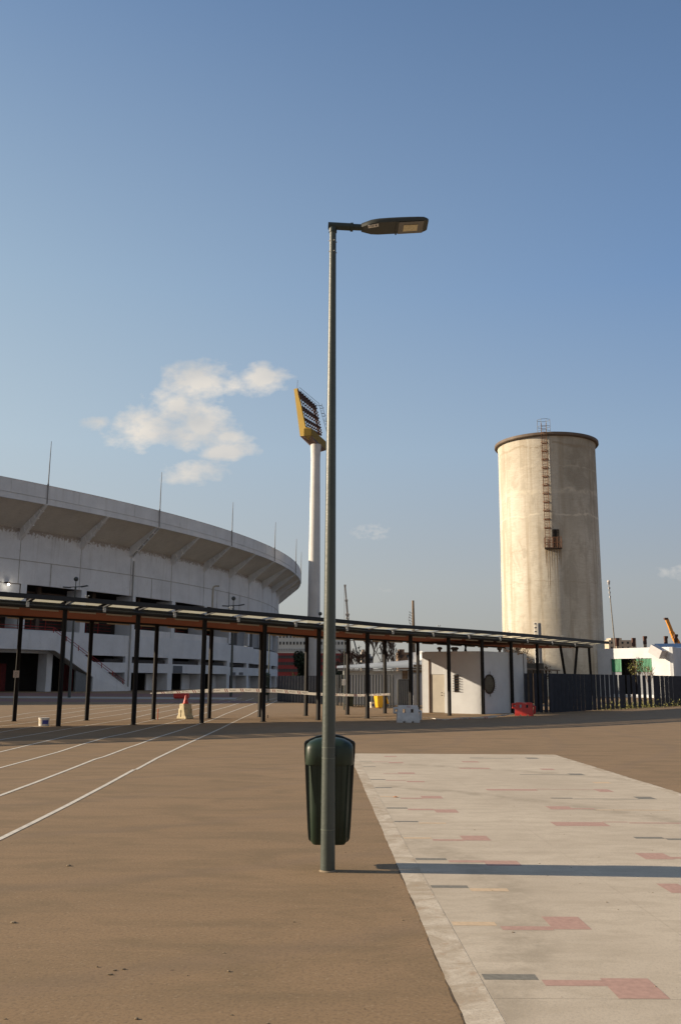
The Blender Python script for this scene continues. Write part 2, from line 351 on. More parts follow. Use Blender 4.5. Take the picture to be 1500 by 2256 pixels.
galv = mat('galvanised_steel', (.42, .42, .40), .45, metal=.6, var=.15)
orange_ceiling = mat('orange_timber_ceiling', (.21, .040, .006), .8, var=.18, vscale=2)
rust = mat('rusty_steel', (.16, .075, .04), .85, var=.35, vscale=6)
rustdark = mat('dark_rusty_steel', (.055, .035, .025), .85, var=.35, vscale=6)
boothm = mat_wall('booth_paint', (.67, .70, .735), .06, stain=(.6, .58, .54), grime=.06, sc=2)
fencem = mat('slate_fence_steel', (.044, .050, .066), .6, var=.12, vscale=4, spec=.15)
fencel = mat('light_fence_edge', (.30, .30, .27), .5, var=.12, vscale=4)
towerwhite = mat_wall('tower_white_paint', (.72, .70, .68), .12, stain=(.5, .46, .42), grime=.08)
ochre = mat_wall('ochre_steel', (.29, .195, .04), .3, stain=(.24, .15, .03), grime=.25)
dkbrown = mat('dark_brown_steel', (.09, .045, .03), .7, var=.3)
siloM = mat_silo()
glassdark = mat('dark_window_glass', (.03, .035, .04), .12, var=0)
whiteplast = mat('dusty_white_plastic', (.60, .61, .62), .5, var=.15, vscale=8)
creamplast = mat('dirty_cream_plastic', (.60, .52, .33), .6, var=.25, vscale=9)
redplast = mat('red_plastic', (.55, .045, .035), .45, var=.15, vscale=8)
yellowplast = mat('yellow_plastic', (.75, .42, .012), .4, var=.08)
blueplast = mat('blue_label', (.06, .07, .30), .5, var=.1)
def mat_tape():
    m = bpy.data.materials.new('tape_white'); m.use_nodes = True; t = NT(m.node_tree); t.n.clear()
    tl = t.new('ShaderNodeBsdfTranslucent'); df = t.new('ShaderNodeBsdfDiffuse')
    tl.inputs[0].default_value = df.inputs[0].default_value = (.88, .86, .82, 1)
    m1 = t.new('ShaderNodeMixShader'); m1.inputs[0].default_value = .5; t.link(tl.outputs[0], m1.inputs[1]); t.link(df.outputs[0], m1.inputs[2])
    o = t.new('ShaderNodeOutputMaterial'); t.link(m1.outputs[0], o.inputs[0]); return m
tapew = mat_tape()
taper = mat('tape_red', (.60, .05, .04), .5, var=0)
ink = mat('black_ink', (.02, .02, .02), .6, var=0)
corr = mat('corrugated_roof', (.30, .33, .36), .7, var=.2, vscale=1.5, c2=(.40, .43, .45))
bark = mat('bark', (.10, .075, .055), .9, var=.3, vscale=5)
twig = mat('reddish_twigs', (.17, .10, .07), .9, var=.3, vscale=5)
leafd = mat('dark_leaves', (.035, .05, .022), .7, var=.45, vscale=.8)
leafb = mat('brown_leaves', (.10, .065, .03), .7, var=.4, vscale=2)
leafy = mat('sunlit_fronds', (.16, .16, .035), .6, var=.4, vscale=2)
farwall = mat('far_building_paint', (.50, .55, .56), .8, var=.08, vscale=.2)
farred = mat('far_red_panel', (.22, .035, .04), .8, var=.15, vscale=.3)
farwarm = mat('far_warm_render', (.50, .42, .33), .8, var=.15, vscale=.3)
woodm = mat('weathered_timber', (.20, .14, .09), .85, var=.3, vscale=5)

def mat_panel():
    m = bpy.data.materials.new('translucent_roof_sheet'); m.use_nodes = True; t = NT(m.node_tree); t.n.clear()
    g = t.new('ShaderNodeTexCoord').outputs['Object']
    tr = t.new('ShaderNodeBsdfTransparent'); tr.inputs[0].default_value = (1, .98, .9, 1)
    tl = t.new('ShaderNodeBsdfTranslucent'); df = t.new('ShaderNodeBsdfDiffuse')
    c = t.mix(t.ramp(t.noise(g, 4, 5), (.3, 0), (.7, 1)), (.62, .59, .47), (.70, .67, .56)); t.link(c, tl.inputs[0]); t.link(c, df.inputs[0])
    m1 = t.new('ShaderNodeMixShader'); m1.inputs[0].default_value = .10; t.link(tl.outputs[0], m1.inputs[1]); t.link(df.outputs[0], m1.inputs[2])
    m2 = t.new('ShaderNodeMixShader'); m2.inputs[0].default_value = .50; t.link(m1.outputs[0], m2.inputs[1]); t.link(tr.outputs[0], m2.inputs[2])
    o = t.new('ShaderNodeOutputMaterial'); t.link(m2.outputs[0], o.inputs[0]); return m
panelm = mat_panel()

# ------------------------------------------------------------ ground and markings
g = MB(); N = 3000
g.quad((-N, -60, 0), (N, -60, 0), (N, N * 1.2, 0), (-N, N * 1.2, 0)); struct(g.build('ground', asphalt))
Lx = lambda y: .718 - .0243 * y
Ix = lambda y: .925 - .0278 * y
Rx = lambda y: 5.26 - .0330 * y
YE = 20.55; Y0 = -3.0; ZS = .006
# slab: plates between joints; ragged outer kerb edge
rnd = random.Random(3)
kb = MB(); ys = [Y0 + (YE - Y0) * i / 700 for i in range(701)]
jag = 0; L = []
for y in ys:
    jag = jag * .90 + rnd.uniform(-.0022, .0022); L.append((Lx(y) + jag, y))
vs = []; 
for (x, y) in L: vs += [(x + .002, y, ZS - .0005), (x, y, ZS), (Ix(y) - .001, y, ZS)]
kb.add(vs, [(3 * i + a, 3 * i + a + 1, 3 * i + a + 4, 3 * i + a + 3) for i in range(len(L) - 1) for a in (0, 1)])
kb.quad(L[-1] + (0,), L[-1] + (ZS,), (Ix(YE), YE, ZS), (Ix(YE), YE, 0))
vs = []; jag = 0
for y in ys:
    jag = jag * .6 + rnd.uniform(-.012, .012); vs += [(Rx(y) + .16 + jag, y, 0), (Rx(y) + .14 + jag, y, ZS), (Rx(y), y, ZS)]
kb.add(vs, [(3 * i + a, 3 * i + a + 1, 3 * i + a + 4, 3 * i + a + 3) for i in range(len(ys) - 1) for a in (0, 1)])
struct(kb.build('kerb', kerbm))
eg = MB(); rg = random.Random(21); w_ = .004
for i in range(0, 420):
    y0, y1 = 3.2 + i * .02, 3.2 + (i + 1) * .02; wn = max(0, min(.014, w_ + rg.uniform(-.0045, .0043))) * (1 if y0 < 8.5 else .5)
    if w_ > .001 or wn > .001: eg.quad((Lx(y0) - w_, y0, .003), (Lx(y0) + .004, y0, .003), (Lx(y1) + .004, y1, .003), (Lx(y1) - wn, y1, .003))
    w_ = wn
struct(eg.build('kerb_gap', mat('dark_gap_dirt', (.085, .06, .038), .95, var=.4, vscale=20)))
sl = MB()
def A2X(a, y): return a - .0290 * y
jys = [-3, .9, 5.0, 9.0, 13.0, 17.0, YE]; 
for j in range(len(jys) - 1):
    y0, y1 = jys[j] + .0012, jys[j + 1] - .0012
    for k in range(3):
        def xx(y, f):
            return Ix(y) + .003 + (Rx(y) - Ix(y) - .006) * f
        f0, f1 = k / 3 + .0003, (k + 1) / 3 - .0003
        sl.quad((xx(y0, f0), y0, ZS), (xx(y0, f1), y0, ZS), (xx(y1, f1), y1, ZS), (xx(y1, f0), y1, ZS))
sl.quad((Ix(YE), YE, ZS), (Rx(YE), YE, ZS), (Rx(YE), YE, 0), (Ix(YE), YE, 0))
struct(sl.build('paving_slab', slabm))
jt = MB(); jt.quad((Ix(Y0) - .01, Y0, ZS - .001), (Rx(Y0) + .01, Y0, ZS - .001), (Rx(YE), YE - .002, ZS - .001), (Ix(YE), YE - .002, ZS - .001))
struct(jt.build('slab_joint', mat('joint_fill', (.44, .39, .31), .9, var=.3, vscale=6)))
z3 = lambda x0, y0, x1, y1: (760 + x0 / 4.054, 1640 + y0 / 4.054, 760 + x1 / 4.054, 1640 + y1 / 4.054)
z4 = lambda x0, y0, x1, y1: (1130 + x0 / 4.054, 1640 + y0 / 4.054, 1130 + x1 / 4.054, 1640 + y1 / 4.054)
z5 = lambda x0, y0, x1, y1: (800 + x0 / 2.143, 1900 + y0 / 2.143, 800 + x1 / 2.143, 1900 + y1 / 2.143)
TL = {'G': [z3(105, 148, 240, 152), z3(135, 196, 275, 201), z3(205, 311, 362, 318), z3(243, 382, 420, 390), z3(350, 563, 560, 574), z3(425, 683, 655, 694), z3(612, 1015, 910, 1034), z3(1110, 119, 1235, 124), z3(1238, 123, 1500, 127),
            z4(100, 118, 235, 129), z4(55, 268, 480, 274), z4(480, 260, 645, 275), z4(328, 476, 518, 484), z4(540, 485, 1065, 491), z4(1065, 467, 1285, 490), z4(1065, 826, 1320, 843), z4(1350, 840, 1560, 855), z5(315, 108, 497, 121), z5(557, 527, 827, 555)],
      'P': [z3(240, 153, 380, 158), z3(385, 157, 525, 168), z3(345, 104, 465, 112), z3(340, 258, 468, 263), z3(468, 250, 628, 264), z3(362, 319, 545, 325), z3(545, 326, 715, 338), z3(490, 476, 670, 486), z3(670, 460, 878, 484), z3(555, 575, 788, 588), z3(788, 580, 1018, 610),
            z3(775, 847, 1020, 862), z3(1020, 815, 1305, 860), z3(920, 1035, 1225, 1055), z3(1225, 1037, 1580, 1085), z3(1035, 150, 1200, 161), z3(1010, 208, 1300, 219), z4(230, 216, 380, 229), z4(-250, 398, 190, 414), z4(190, 397, 340, 402), z4(340, 402, 710, 407), z4(710, 400, 905, 425),
            z4(285, 552, 525, 582), z4(525, 570, 735, 580), z4(325, 692, 790, 730), z4(790, 690, 1000, 697), z4(1025, 697, 1500, 708), z4(1080, 970, 1400, 1027), z4(1400, 1005, 1560, 1022), z5(645, 301, 840, 320), z5(840, 256, 1078, 317), z5(840, 555, 1115, 584), z5(1115, 547, 1448, 645), z5(1380, 100, 1560, 145)],
      'O': [z3(300, 462, 480, 470), z3(655, 698, 905, 708), z3(510, 830, 775, 843), z4(700, 335, 880, 348), z4(735, 583, 1400, 592), z5(500, 122, 690, 137), z5(415, 280, 632, 299)]}
tilec = {'G': mat('grey_pigment', (.20, .19, .16), .8, var=.2, vscale=30), 'P': mat('faded_red_pigment', (.45, .285, .23), .8, var=.13, vscale=25), 'O': mat('faded_orange_pigment', (.60, .455, .30), .8, var=.12, vscale=25)}
for k, L_ in TL.items():
    b = MB(); rc_ = []
    for (x0, y0, x1, y1) in L_:
        p0 = gp(x0, y0, ZS); p1 = gp(x1, y1, ZS)
        rc_.append([max(p0.x + .029 * p0.y, Ix(p1.y) + .029 * p1.y + .012), p1.x + .029 * p1.y, p0.y, p1.y])
    for r1_ in rc_:
        for r2_ in rc_:
            if r1_ is not r2_ and abs(r2_[0] - r1_[1]) < .16 and r2_[0] > r1_[0] + .1 and min(r1_[2], r2_[2]) > max(r1_[3], r2_[3]) - .12: r1_[1] = r2_[0] - .001
    for (a0, a1, far_y, near_y) in rc_:
        b.quad((A2X(a0, near_y), near_y, ZS + .0008), (A2X(a1, near_y), near_y, ZS + .0008), (A2X(a1, far_y), far_y, ZS + .0008), (A2X(a0, far_y), far_y, ZS + .0008))
    struct(b.build({'G': 'paving_inlay_grey', 'P': 'paving_inlay_red', 'O': 'paving_inlay_orange'}[k], tilec[k]))
zA = lambda *p: [(a / 4.286, 1520 + b / 4.286) for a, b in zip(p[::2], p[1::2])]
zB = lambda *p: [(300 + a / 4.286, 1500 + b / 4.286) for a, b in zip(p[::2], p[1::2])]
LINES = [zA(-120, 1465, 0, 1410, 300, 1262, 650, 1085, 1000, 900, 1270, 752) + zB(0, 840, 200, 730, 470, 600, 800, 450, 900, 400, 1070, 320, 1165, 270, 1230, 235, 1345, 178),
         zA(-120, 1042, 0, 1000, 350, 870, 700, 735, 900, 655, 990, 630, 1200, 550) + zB(0, 608, 200, 535, 440, 460, 620, 400, 740, 360, 850, 310, 1000, 255, 1150, 205, 1330, 160),
         zA(-120, 765, 0, 738, 300, 657, 560, 585, 760, 520, 1000, 450, 1200, 410) + zB(0, 475, 250, 415, 450, 365, 620, 315, 700, 290, 880, 240, 1110, 165),
         zA(-120, 612, 0, 588, 200, 540, 400, 492, 650, 435, 900, 387, 1100, 350) + zB(0, 405, 200, 360, 400, 310, 520, 280, 660, 245, 850, 205, 1000, 165),
         zA(-120, 490, 0, 472, 300, 425, 650, 367, 900, 325, 1150, 285) + zB(0, 345, 110, 318, 400, 265, 640, 212, 860, 170),
         zA(-120, 422, 0, 402, 300, 350, 560, 322, 900, 265, 1150, 230, 1400, 190) + zB(330, 235, 700, 180),
         zA(-120, 360, 0, 345, 350, 300, 600, 270, 850, 230, 1100, 195, 1400, 152) + zB(330, 208, 600, 172),
         zA(-120, 318, 0, 302, 350, 250, 600, 225, 900, 180, 1200, 150, 1500, 128), zA(-120, 280, 0, 262, 300, 215, 600, 185, 1000, 145, 1300, 118)]
lb = MB()
for ln in LINES:
    P = [gp(*p) for p in ln]; n = len(P); side = []
    for i in range(n):
        d = (P[min(i + 1, n - 1)] - P[max(i - 1, 0)]).normalized(); side.append(Vector((-d.y, d.x, 0)) * .032)
    for i in range(n - 1):
        z = Vector((0, 0, .004)); lb.quad(P[i] - side[i] + z, P[i + 1] - side[i + 1] + z, P[i + 1] + side[i + 1] + z, P[i] + side[i] + z)
struct(lb.build('lane_marking', whitepaint))
sc_ = MB()  # short paint scraps and pale seams near the walkway
for a, b_, wd in (((300, 1583), (400, 1584), .05), ((520, 1578), (830, 1577), .05), ((668, 1584), (712, 1584), .05), ((795, 1581), (850, 1581), .12), ((810, 1585), (870, 1586), .06), ((930, 1581), (948, 1582), .08), ((452, 1582), (494, 1582), .10)):
    p, q = gp(*a), gp(*b_); d = (q - p).normalized(); s_ = Vector((-d.y, d.x, 0)) * wd / 2; z = Vector((0, 0, .006)); sc_.quad(p - s_ + z, q - s_ + z, q + s_ + z, p + s_ + z)
struct(sc_.build('paint_scrap_marking', whitepaint))
ap = MB(); ap.quad((-90, 62.5, .004), (-4.6, 62.5, .004), (-7.5, 69.5, .004), (-90, 69.5, .004)); ap.quad((-90, 82, .004), (-9, 82, .004), (-10, 97, .004), (-90, 97, .004))
struct(ap.build('red_pavement', mat('red_pavers', (.20, .105, .09), .85, var=.2, vscale=1.5)))
ap = MB(); ap.quad((-90, 73, .008), (-8.2, 73, .008), (-8.7, 79.5, .008), (-90, 79.5, .008)); struct(ap.build('grey_pavement', mat('grey_pavers', (.36, .34, .31), .85, var=.2, vscale=1.5)))
deb = MB(); rr = random.Random(11)
for i in range(150):
    y = 3.6 + 14 * rr.random() ** 1.6; x = rr.uniform(-.42, .42) * (y + 1); s_ = rr.uniform(.002, .006)
    deb.ball((x, y, .002 + (ZS if Ix(y) < x < Rx(y) else 0)), s_, 5, 3, (rr.uniform(.7, 2.2), 1, .5))
for (px, py, s_, st) in ((475 / 1.875, 1900 + 448 / 1.875, .006, 2.5), (512 / 1.875, 1900 + 443 / 1.875, .007, 2), (403 / 1.875, 1900 + 433 / 1.875, .007, 1), (455 / 1.875, 1900 + 465 / 1.875, .007, 3), (945 / 1.875, 1900 + 452 / 1.875, .009, 1), (57 / 1.875, 1900 + 250 / 1.875, .014, 1.5), (285 / 1.875, 1900 + 15 / 1.875, .02, 1), (565 / 1.875, 1900 + 648 / 1.875, .01, 1)):
    p = gp(px, py); deb.ball((p.x, p.y, .004), s_, 6, 4, (st, 1, .5))
o = deb.build('gravel', mat('loose_grit', (.26, .20, .13), .9, var=.5, vscale=3)); tag(o, 'loose grit and small stones scattered over brown asphalt', 'gravel'); o['kind'] = 'stuff'
lf = gp(870, 1757, ZS)
l = MB(); l.prism([(lf.x - .03, lf.y - .01, ZS + .004), (lf.x, lf.y - .03, ZS + .012), (lf.x + .045, lf.y, ZS + .004), (lf.x + .01, lf.y + .03, ZS + .016)], (0, 0, .002))
tag(l.build('dry_leaf', mat('orange_leaf', (.50, .16, .04), .7, var=.2)), 'curled orange dry leaf lying on the concrete paving', 'leaf')

# ------------------------------------------------------------ main street lamp and litter bin
PB = Vector((-.09, 8.13, 0))
lamp = thing('street_lamp', 'tall grey green tapered street lamp in the middle with a litter bin on it', 'street lamp', PB, 'street lamps')
b = MB(); hs = [0, .3, 1.2, 1.2, 2.4, 4, 5.78]; 
b.tube([PB + Vector((.0 * h, 0, h)) for h in (0, .55, 1.14, 2.3, 3.6, 5.0, 5.87)], [.0625, .0605, .058, .052, .045, .036, .0315], 40)
b.build('pole', pole_green, lamp, smooth=True)
b = MB()
for z in (.34, .93, 1.02):
    b = MB(); rr_ = .0625 - (.031) * z / 5.8
    b.lathe(PB, [(rr_ + .0002, z - .004), (rr_ + .0022, z - .003), (rr_ + .0022, z + .003), (rr_ + .0002, z + .004)], 40); b.build('clamp_band', mat('band_paint', (.11, .13, .11), .4, var=0), lamp, smooth=True)
b = MB(); b.lathe(PB, [(.0, .001), (.074, .001), (.071, .006), (.064, .010), (.061, .014)], 32); b.build('base_grout', mat('pale_grout', (.24, .19, .13), .9, var=.3, vscale=30), lamp)
b = MB(); zt = 5.87
b.lathe(PB, [(.031, zt - .03), (.038, zt - .028), (.038, zt + .02), (.033, zt + .025)], 24); b.build('collar', pole_top, lamp, smooth=True)
for z in (5.64, 5.75):
    for a in range(4): 
        q = PB + Vector((math.cos(a * math.pi / 2 + .4) * .036, math.sin(a * math.pi / 2 + .4) * .036, z)); b = MB(); b.ball(q, .007, 6, 4); b.build('bolt', galv, lamp)
b = MB(); za = 5.905
b.tube([PB + Vector((-.045, 0, za + .008)), PB + Vector((.19, 0, za - .004))], .036, 20)
b.tube([PB + Vector((.17, 0, za - .004)), PB + Vector((.195, 0, za - .006))], .043, 20)
b.tube([PB + Vector((.19, 0, za - .004)), PB + Vector((.29, 0, za - .008))], .031, 20)
b.build('arm', pole_top, lamp, smooth=True)
# luminaire head: outline in plan, thin body
def head_rings(x):
    t_ = (x - .275) / .645
    hw = .050 + .075 * min(1, max(0, t_) / .18) - .012 * max(0, t_ - .9) / .1
    if t_ > .93: hw -= .03 * ((t_ - .93) / .07) ** 2
    zc = za - .012 + .055 * t_ - .015 * t_ * t_
    th = .032 + .008 * math.sin(math.pi * min(1, max(0, t_))) 
    if t_ > .9: th *= 1 - .55 * ((t_ - .9) / .1) ** 2
    return hw, zc, th
b = MB(); vs = []; xs = [.275, .295, .32, .37, .44, .54, .64, .74, .82, .87, .90, .915]; m_ = 16
for x in xs:
    hw, zc, th = head_rings(x)
    for k in range(m_):
        a = 2 * math.pi * k / m_; ca, sa = math.cos(a), math.sin(a)
        yy_ = hw * math.copysign(abs(ca) ** .45, ca); zz_ = th * (math.copysign(abs(sa) ** .7, sa) if sa > 0 else max(-.55, sa * 1.4))
        vs.append((PB.x + x, PB.y + yy_, zc + zz_))
fs = [(i * m_ + k, i * m_ + (k + 1) % m_, (i + 1) * m_ + (k + 1) % m_, (i + 1) * m_ + k) for i in range(len(xs) - 1) for k in range(m_)] + [tuple(range(m_)), tuple((len(xs) - 1) * m_ + k for k in range(m_))]
b.add(vs, fs); b.ball((PB.x + .40, PB.y - .01, za + .045), .022, 10, 6, (1.3, 1, .6))
hd = b.build('lamp_head', mat('lamp_head_paint', (.032, .036, .030), .5, var=.15), lamp, smooth=True)
def under(x): hw, zc, th = head_rings(x); return zc - th * .55 - .004
b = MB(); x0, x1 = .63, .87; b.prism([(PB.x + x0, PB.y - .115, under(x0)), (PB.x + x1, PB.y - .115, under(x1)), (PB.x + x1, PB.y + .115, under(x1)), (PB.x + x0, PB.y + .115, under(x0))], (0, 0, -.003)); b.build('lens', mat('lamp_lens_glass', (.11, .10, .085), .25, var=.05), hd)
b = MB(); x0, x1 = .68, .815; b.prism([(PB.x + x0, PB.y - .06, under(x0) - .004), (PB.x + x1, PB.y - .06, under(x1) - .004), (PB.x + x1, PB.y + .06, under(x1) - .004), (PB.x + x0, PB.y + .06, under(x0) - .004)], (0, 0, -.003)); b.build('led_array', mat('led_board', (.62, .55, .36), .5, var=.25, vscale=50), hd)
b = MB(); x0, x1 = .605, .62; b.prism([(PB.x + x0, PB.y - .13, under(x0)), (PB.x + x1, PB.y - .13, under(x1)), (PB.x + x1, PB.y + .13, under(x1)), (PB.x + x0, PB.y + .13, under(x0))], (0, 0, -.003)); b.build('seam', bin_black, hd)
b = MB(); x0, x1 = .335, .435; b.prism([(PB.x + x0, PB.y - .085, under(x0) + .001), (PB.x + x1, PB.y - .11, under(x1) + .001), (PB.x + x1 + .004, PB.y - .055, under(x1) + .001), (PB.x + x0 + .006, PB.y - .030, under(x0) + .001)], (0, 0, -.003)); b.build('sticker', mat('sticker_white', (.72, .72, .70), .5, var=.1, vscale=60), hd)
b = MB()
for k in range(6): b.box((PB.x + .415 + .0, PB.y - .095 + k * .006, under(.42) - .0035), (.012, .003 if k % 2 else .002, .001))
for k in range(3): b.box((PB.x + .37, PB.y - .085 + k * .012, under(.37) - .0035), (.05, .002, .001))
b.build('sticker_print', ink, hd)

# litter bin hanging behind the pole
BC = Vector((-.084, 8.36, 0))
binb = thing('litter_bin', 'dark green plastic litter bin with domed hood strapped to the street lamp', 'litter bin', BC + Vector((0, 0, .2)), 'litter bins')
def loft(b, sections, n=28, e=.35):
    vs = []
    for (cx, cy, z, hx, hy) in sections:
        for k in range(n):
            a = 2 * math.pi * k / n; ca, sa = math.cos(a), math.sin(a)
            vs.append((cx + hx * math.copysign(abs(ca) ** e, ca), cy + hy * math.copysign(abs(sa) ** e, sa), z))
    m = len(sections)
    b.add(vs, [(i * n + k, i * n + (k + 1) % n, (i + 1) * n + (k + 1) % n, (i + 1) * n + k) for i in range(m - 1) for k in range(n)] + [tuple(range(n - 1, -1, -1)), tuple((m - 1) * n + k for k in range(n))])
bx, by = BC.x, BC.y
b = MB(); loft(b, [(bx, by, .19, .14, .115), (bx, by, .215, .158, .13), (bx, by, .5, .170, .145), (bx, by, .88, .190, .160)]); b.build('body', bin_green, binb, smooth=True)
b = MB()
for sx in (-1, 1):
    for yo in (-.07, .02): b.bar((bx + sx * .166, by + yo - .08, .24), (bx + sx * .183, by + yo - .08, .86), .012, .02, up=(0, 1, 0))
for k in range(5):
    xk = bx - .10 + k * .05
    b.bar((xk * 1 - 0, by - .131 - .0, .24), (bx + (xk - bx) * 1.15, by - .161, .86), .012, .010, up=(0, 1, 0))
b.build('rib', bin_green, binb)
b = MB(); prof = []
def fl(z):
    t_ = (z - .19) / .66
    return .170 + .035 * min(1, t_) ** .9
outl = [(-.13, .185), (-.158, .195), (-.170, .222)] + [(-fl(z), z) for z in (.3, .45, .6, .75, .85)] + [(-.212, .95), (-.214, 1.035)] + [(-.205, 1.052)] + [(-.17, 1.072), (-.11, 1.098), (-.05, 1.113), (0, 1.117)]
outl = outl + [(-x, z) for x, z in reversed(outl[:-1])]
b.prism([(bx + x * 1.075, by + .035, z) for x, z in outl], (0, .045, 0)); b.build('back_flange', bin_black, binb, bevel=.008)
b = MB(); loft(b, [(bx, by, .862, .208, .178), (bx, by, .87, .212, .182), (bx, by, 1.0, .211, .182), (bx, by, 1.03, .203, .172), (bx, by, 1.055, .178, .15), (bx, by, 1.08, .125, .11), (bx, by, 1.092, .06, .06)], e=.42); b.build('hood', bin_green, binb, smooth=True)
b = MB()
for z in (.55, .95): b = MB(); b.lathe((PB.x, PB.y), [(.0625, z - .012), (.0645, z - .012), (.0645, z + .012), (.0625, z + .012)], 24, a0=0, a1=math.pi); b.build('strap', galv, binb)

# ------------------------------------------------------------ stadium
SC = Vector((-140.7, 179.3)); RW = 128.4; RF = 132.8
def ang(bay): return R(-36.02 + 3.94 * bay)
def sp(r, bay, z): a = ang(bay); return Vector((SC.x + r * math.cos(a), SC.y + r * math.sin(a), z))
def cyl(px, py, r):
    d = ray(px, py); ox, oy = -SC.x, -SC.y; a = d.x ** 2 + d.y ** 2; bq = 2 * (ox * d.x + oy * d.y); c = ox * ox + oy * oy - r * r
    D = bq * bq - 4 * a * c; t_ = (-bq - math.sqrt(max(D, 0))) / 2 / a; p = C0 + d * t_
    return ((math.degrees(math.atan2(p.y - SC.y, p.x - SC.x)) + 36.02) / 3.94, p.z)
st = thing('stadium', 'round weathered white concrete stadium with ribs under its rim', 'stadium', (SC.x, SC.y, 0))
def arc(b, r0, r1, z0, z1, b0, b1, n=None):
    """solid curved block between radii, heights and bays"""
    n = n or max(1, int(round((b1 - b0) * 3))); vs = []
    for i in range(n + 1):
        q = b0 + (b1 - b0) * i / n; vs += [sp(r0, q, z0), sp(r1, q, z0), sp(r1, q, z1), sp(r0, q, z1)]
    fs = [(4 * i + a, 4 * i + (a + 1) % 4, 4 * i + 4 + (a + 1) % 4, 4 * i + 4 + a) for i in range(n) for a in range(4)] + [(0, 1, 2, 3), (4 * n + 3, 4 * n + 2, 4 * n + 1, 4 * n)]
    b.add(vs, fs)
B0, B1 = -40, 30
b = MB(); arc(b, RW - .5, RW, 12.2, 18.6, B0, B1); b.build('upper_wall', stwall, st, smooth=True)
b = MB()
for q in [x * .5 for x in range(-2, 20)]:
    if q * 2 % 2 == 0 or random.random() < .5: arc(b, RW, RW + .03, 12.2, 14.9 if q * 2 % 2 else 18.0, q - .004, q + .004, 1)
arc(b, RW, RW + .045, 14.86, 14.94, -3, 12)
b.build('wall_joint', mat('joint_grey', (.40, .38, .35), .9, var=.3, vscale=1), st)  # joints coloured greyer than the wall
# rim: upper fascia, lower fascia band, soffit, terrace
b = MB(); arc(b, RF - .45, RF - .06, 21.62, 23.1, B0, B1); arc(b, RF - .35, RF - .16, 21.5, 21.63, B0, B1)
for q in range(-3, 13):
    arc(b, RF - .06, RF - .035, 21.64, 23.08, q * 1.0 - .006 + .5, q * 1.0 + .006 + .5, 1)
arc(b, RF - .5, RF - .02, 23.1, 23.16, B0, B1)
b.build('upper_fascia', stfas, st, smooth=True)
b = MB(); arc(b, RF - .45, RF, 20.9, 21.5, B0, B1); b.build('lower_fascia', stfas, st, smooth=True)
b = MB(); n = (B1 - B0) * 3; vs = []
for i in range(n + 1):
    q = B0 + i / 3; vs += [sp(RW - .4, q, 18.35), sp(RF - .1, q, 21.0), sp(RF - .1, q, 21.3), sp(RW - .4, q, 18.7)]
b.add(vs, [(4 * i + a, 4 * i + (a + 1) % 4, 4 * i + 4 + (a + 1) % 4, 4 * i + 4 + a) for i in range(n) for a in range(4)]); b.build('soffit', stsof, st, smooth=True)
b = MB(); vs = []
for i in range(n + 1):
    q = B0 + i / 3; vs += [sp(RF - .4, q, 22.0), sp(95, q, 9.0), sp(95, q, 0)]
b.add(vs, [(3 * i + a, 3 * i + a + 1, 3 * i + a + 4, 3 * i + a + 3) for i in range(n) for a in range(2)]); b.build('seating_terrace', mat('terrace_concrete', (.35, .33, .31), .9), st)
for q in range(-3, 13):
    b = MB(); a = ang(q); tvec = Vector((-math.sin(a), math.cos(a), 0)); th = .17
    slots = [(-.26, .16), (.26, .16)] if q in (2, 7) else [(0, .36)]
    for off, wd in slots:
        base_ = [sp(RW - .1, q, 17.1), sp(RW - .1, q, 18.6), sp(RF - .02, q, 21.05), sp(RF - .02, q, 20.86)]
        b.prism([p + tvec * (off - wd / 2) for p in base_], tvec * wd)
    for f in (.2, .4, .6, .8):   # stiffener blocks on the flank
        r_ = RW + (RF - RW) * f; zt_ = 18.4 + 2.6 * f; zb = 17.1 + 3.76 * f
        p0 = sp(r_, q, (zt_ + zb) / 2 + .02); m_ = Matrix.Rotation(a, 3, 'Z') @ Matrix.Rotation(-.35, 3, 'Y')
        b.box(p0, (.09, .62, (zt_ - zb) * .8), m=m_)
    b.build('rib', stfas, st)
# third level: pillars (deep fins), infill, dark interior
b = MB()
def fin(b, q, z0, z1, wd=.09, depth=2.6): arc(b, RW - depth, RW, z0, z1, q, q + wd, 1)
for q in range(-3, 12): fin(b, q + .05, 7.0, 12.2)
arc(b, RW - .4, RW - .002, 4.36, 7.02, -1.2, 5.05); arc(b, RW - .4, RW - .002, 4.12, 6.85, 5.05, 6.4); arc(b, RW - .4, RW - .002, 4.05, 6.6, 6.4, 30); arc(b, RW - .4, RW - .002, 4.75, 7.02, -40, -1.2)
b.build('parapet', stlow, st, smooth=True)
b = MB(); arc(b, RW - .5, RW - .1, 7.0, 7.9, 2.14, 5.0); arc(b, RW - .5, RW - .12, 9.8, 12.3, -3, .08); arc(b, RW - .5, RW - .05, 9.9, 12.3, 5.05, 30); b.build('infill_wall', stwall, st, smooth=True)
b = MB()
for q0, q1 in ((5.62, 6.0), (6.55, 7.05), (7.05, 8.05), (8.05, 10)): arc(b, RW - 1.3, RW - .6, 6.5, 10, q0, q1)
b.build('grey_panel', greyclad, st)
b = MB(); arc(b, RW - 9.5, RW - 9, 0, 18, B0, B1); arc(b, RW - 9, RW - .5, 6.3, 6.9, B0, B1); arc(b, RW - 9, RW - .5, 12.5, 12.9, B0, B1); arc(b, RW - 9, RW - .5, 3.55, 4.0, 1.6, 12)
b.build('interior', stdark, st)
b = MB()
for q in range(-3, 9):
    for z in (7.6, 8.0, 8.4): arc(b, RW - 3.2, RW - 3.15, z, z + .05, q + .15, q + 1.03)
    for f in (.25, .5, .75): arc(b, RW - 3.2, RW - 3.1, 7, 10, q + f, q + f + .008, 1)
b.build('inner_rail', redpaint, st)
b = MB()
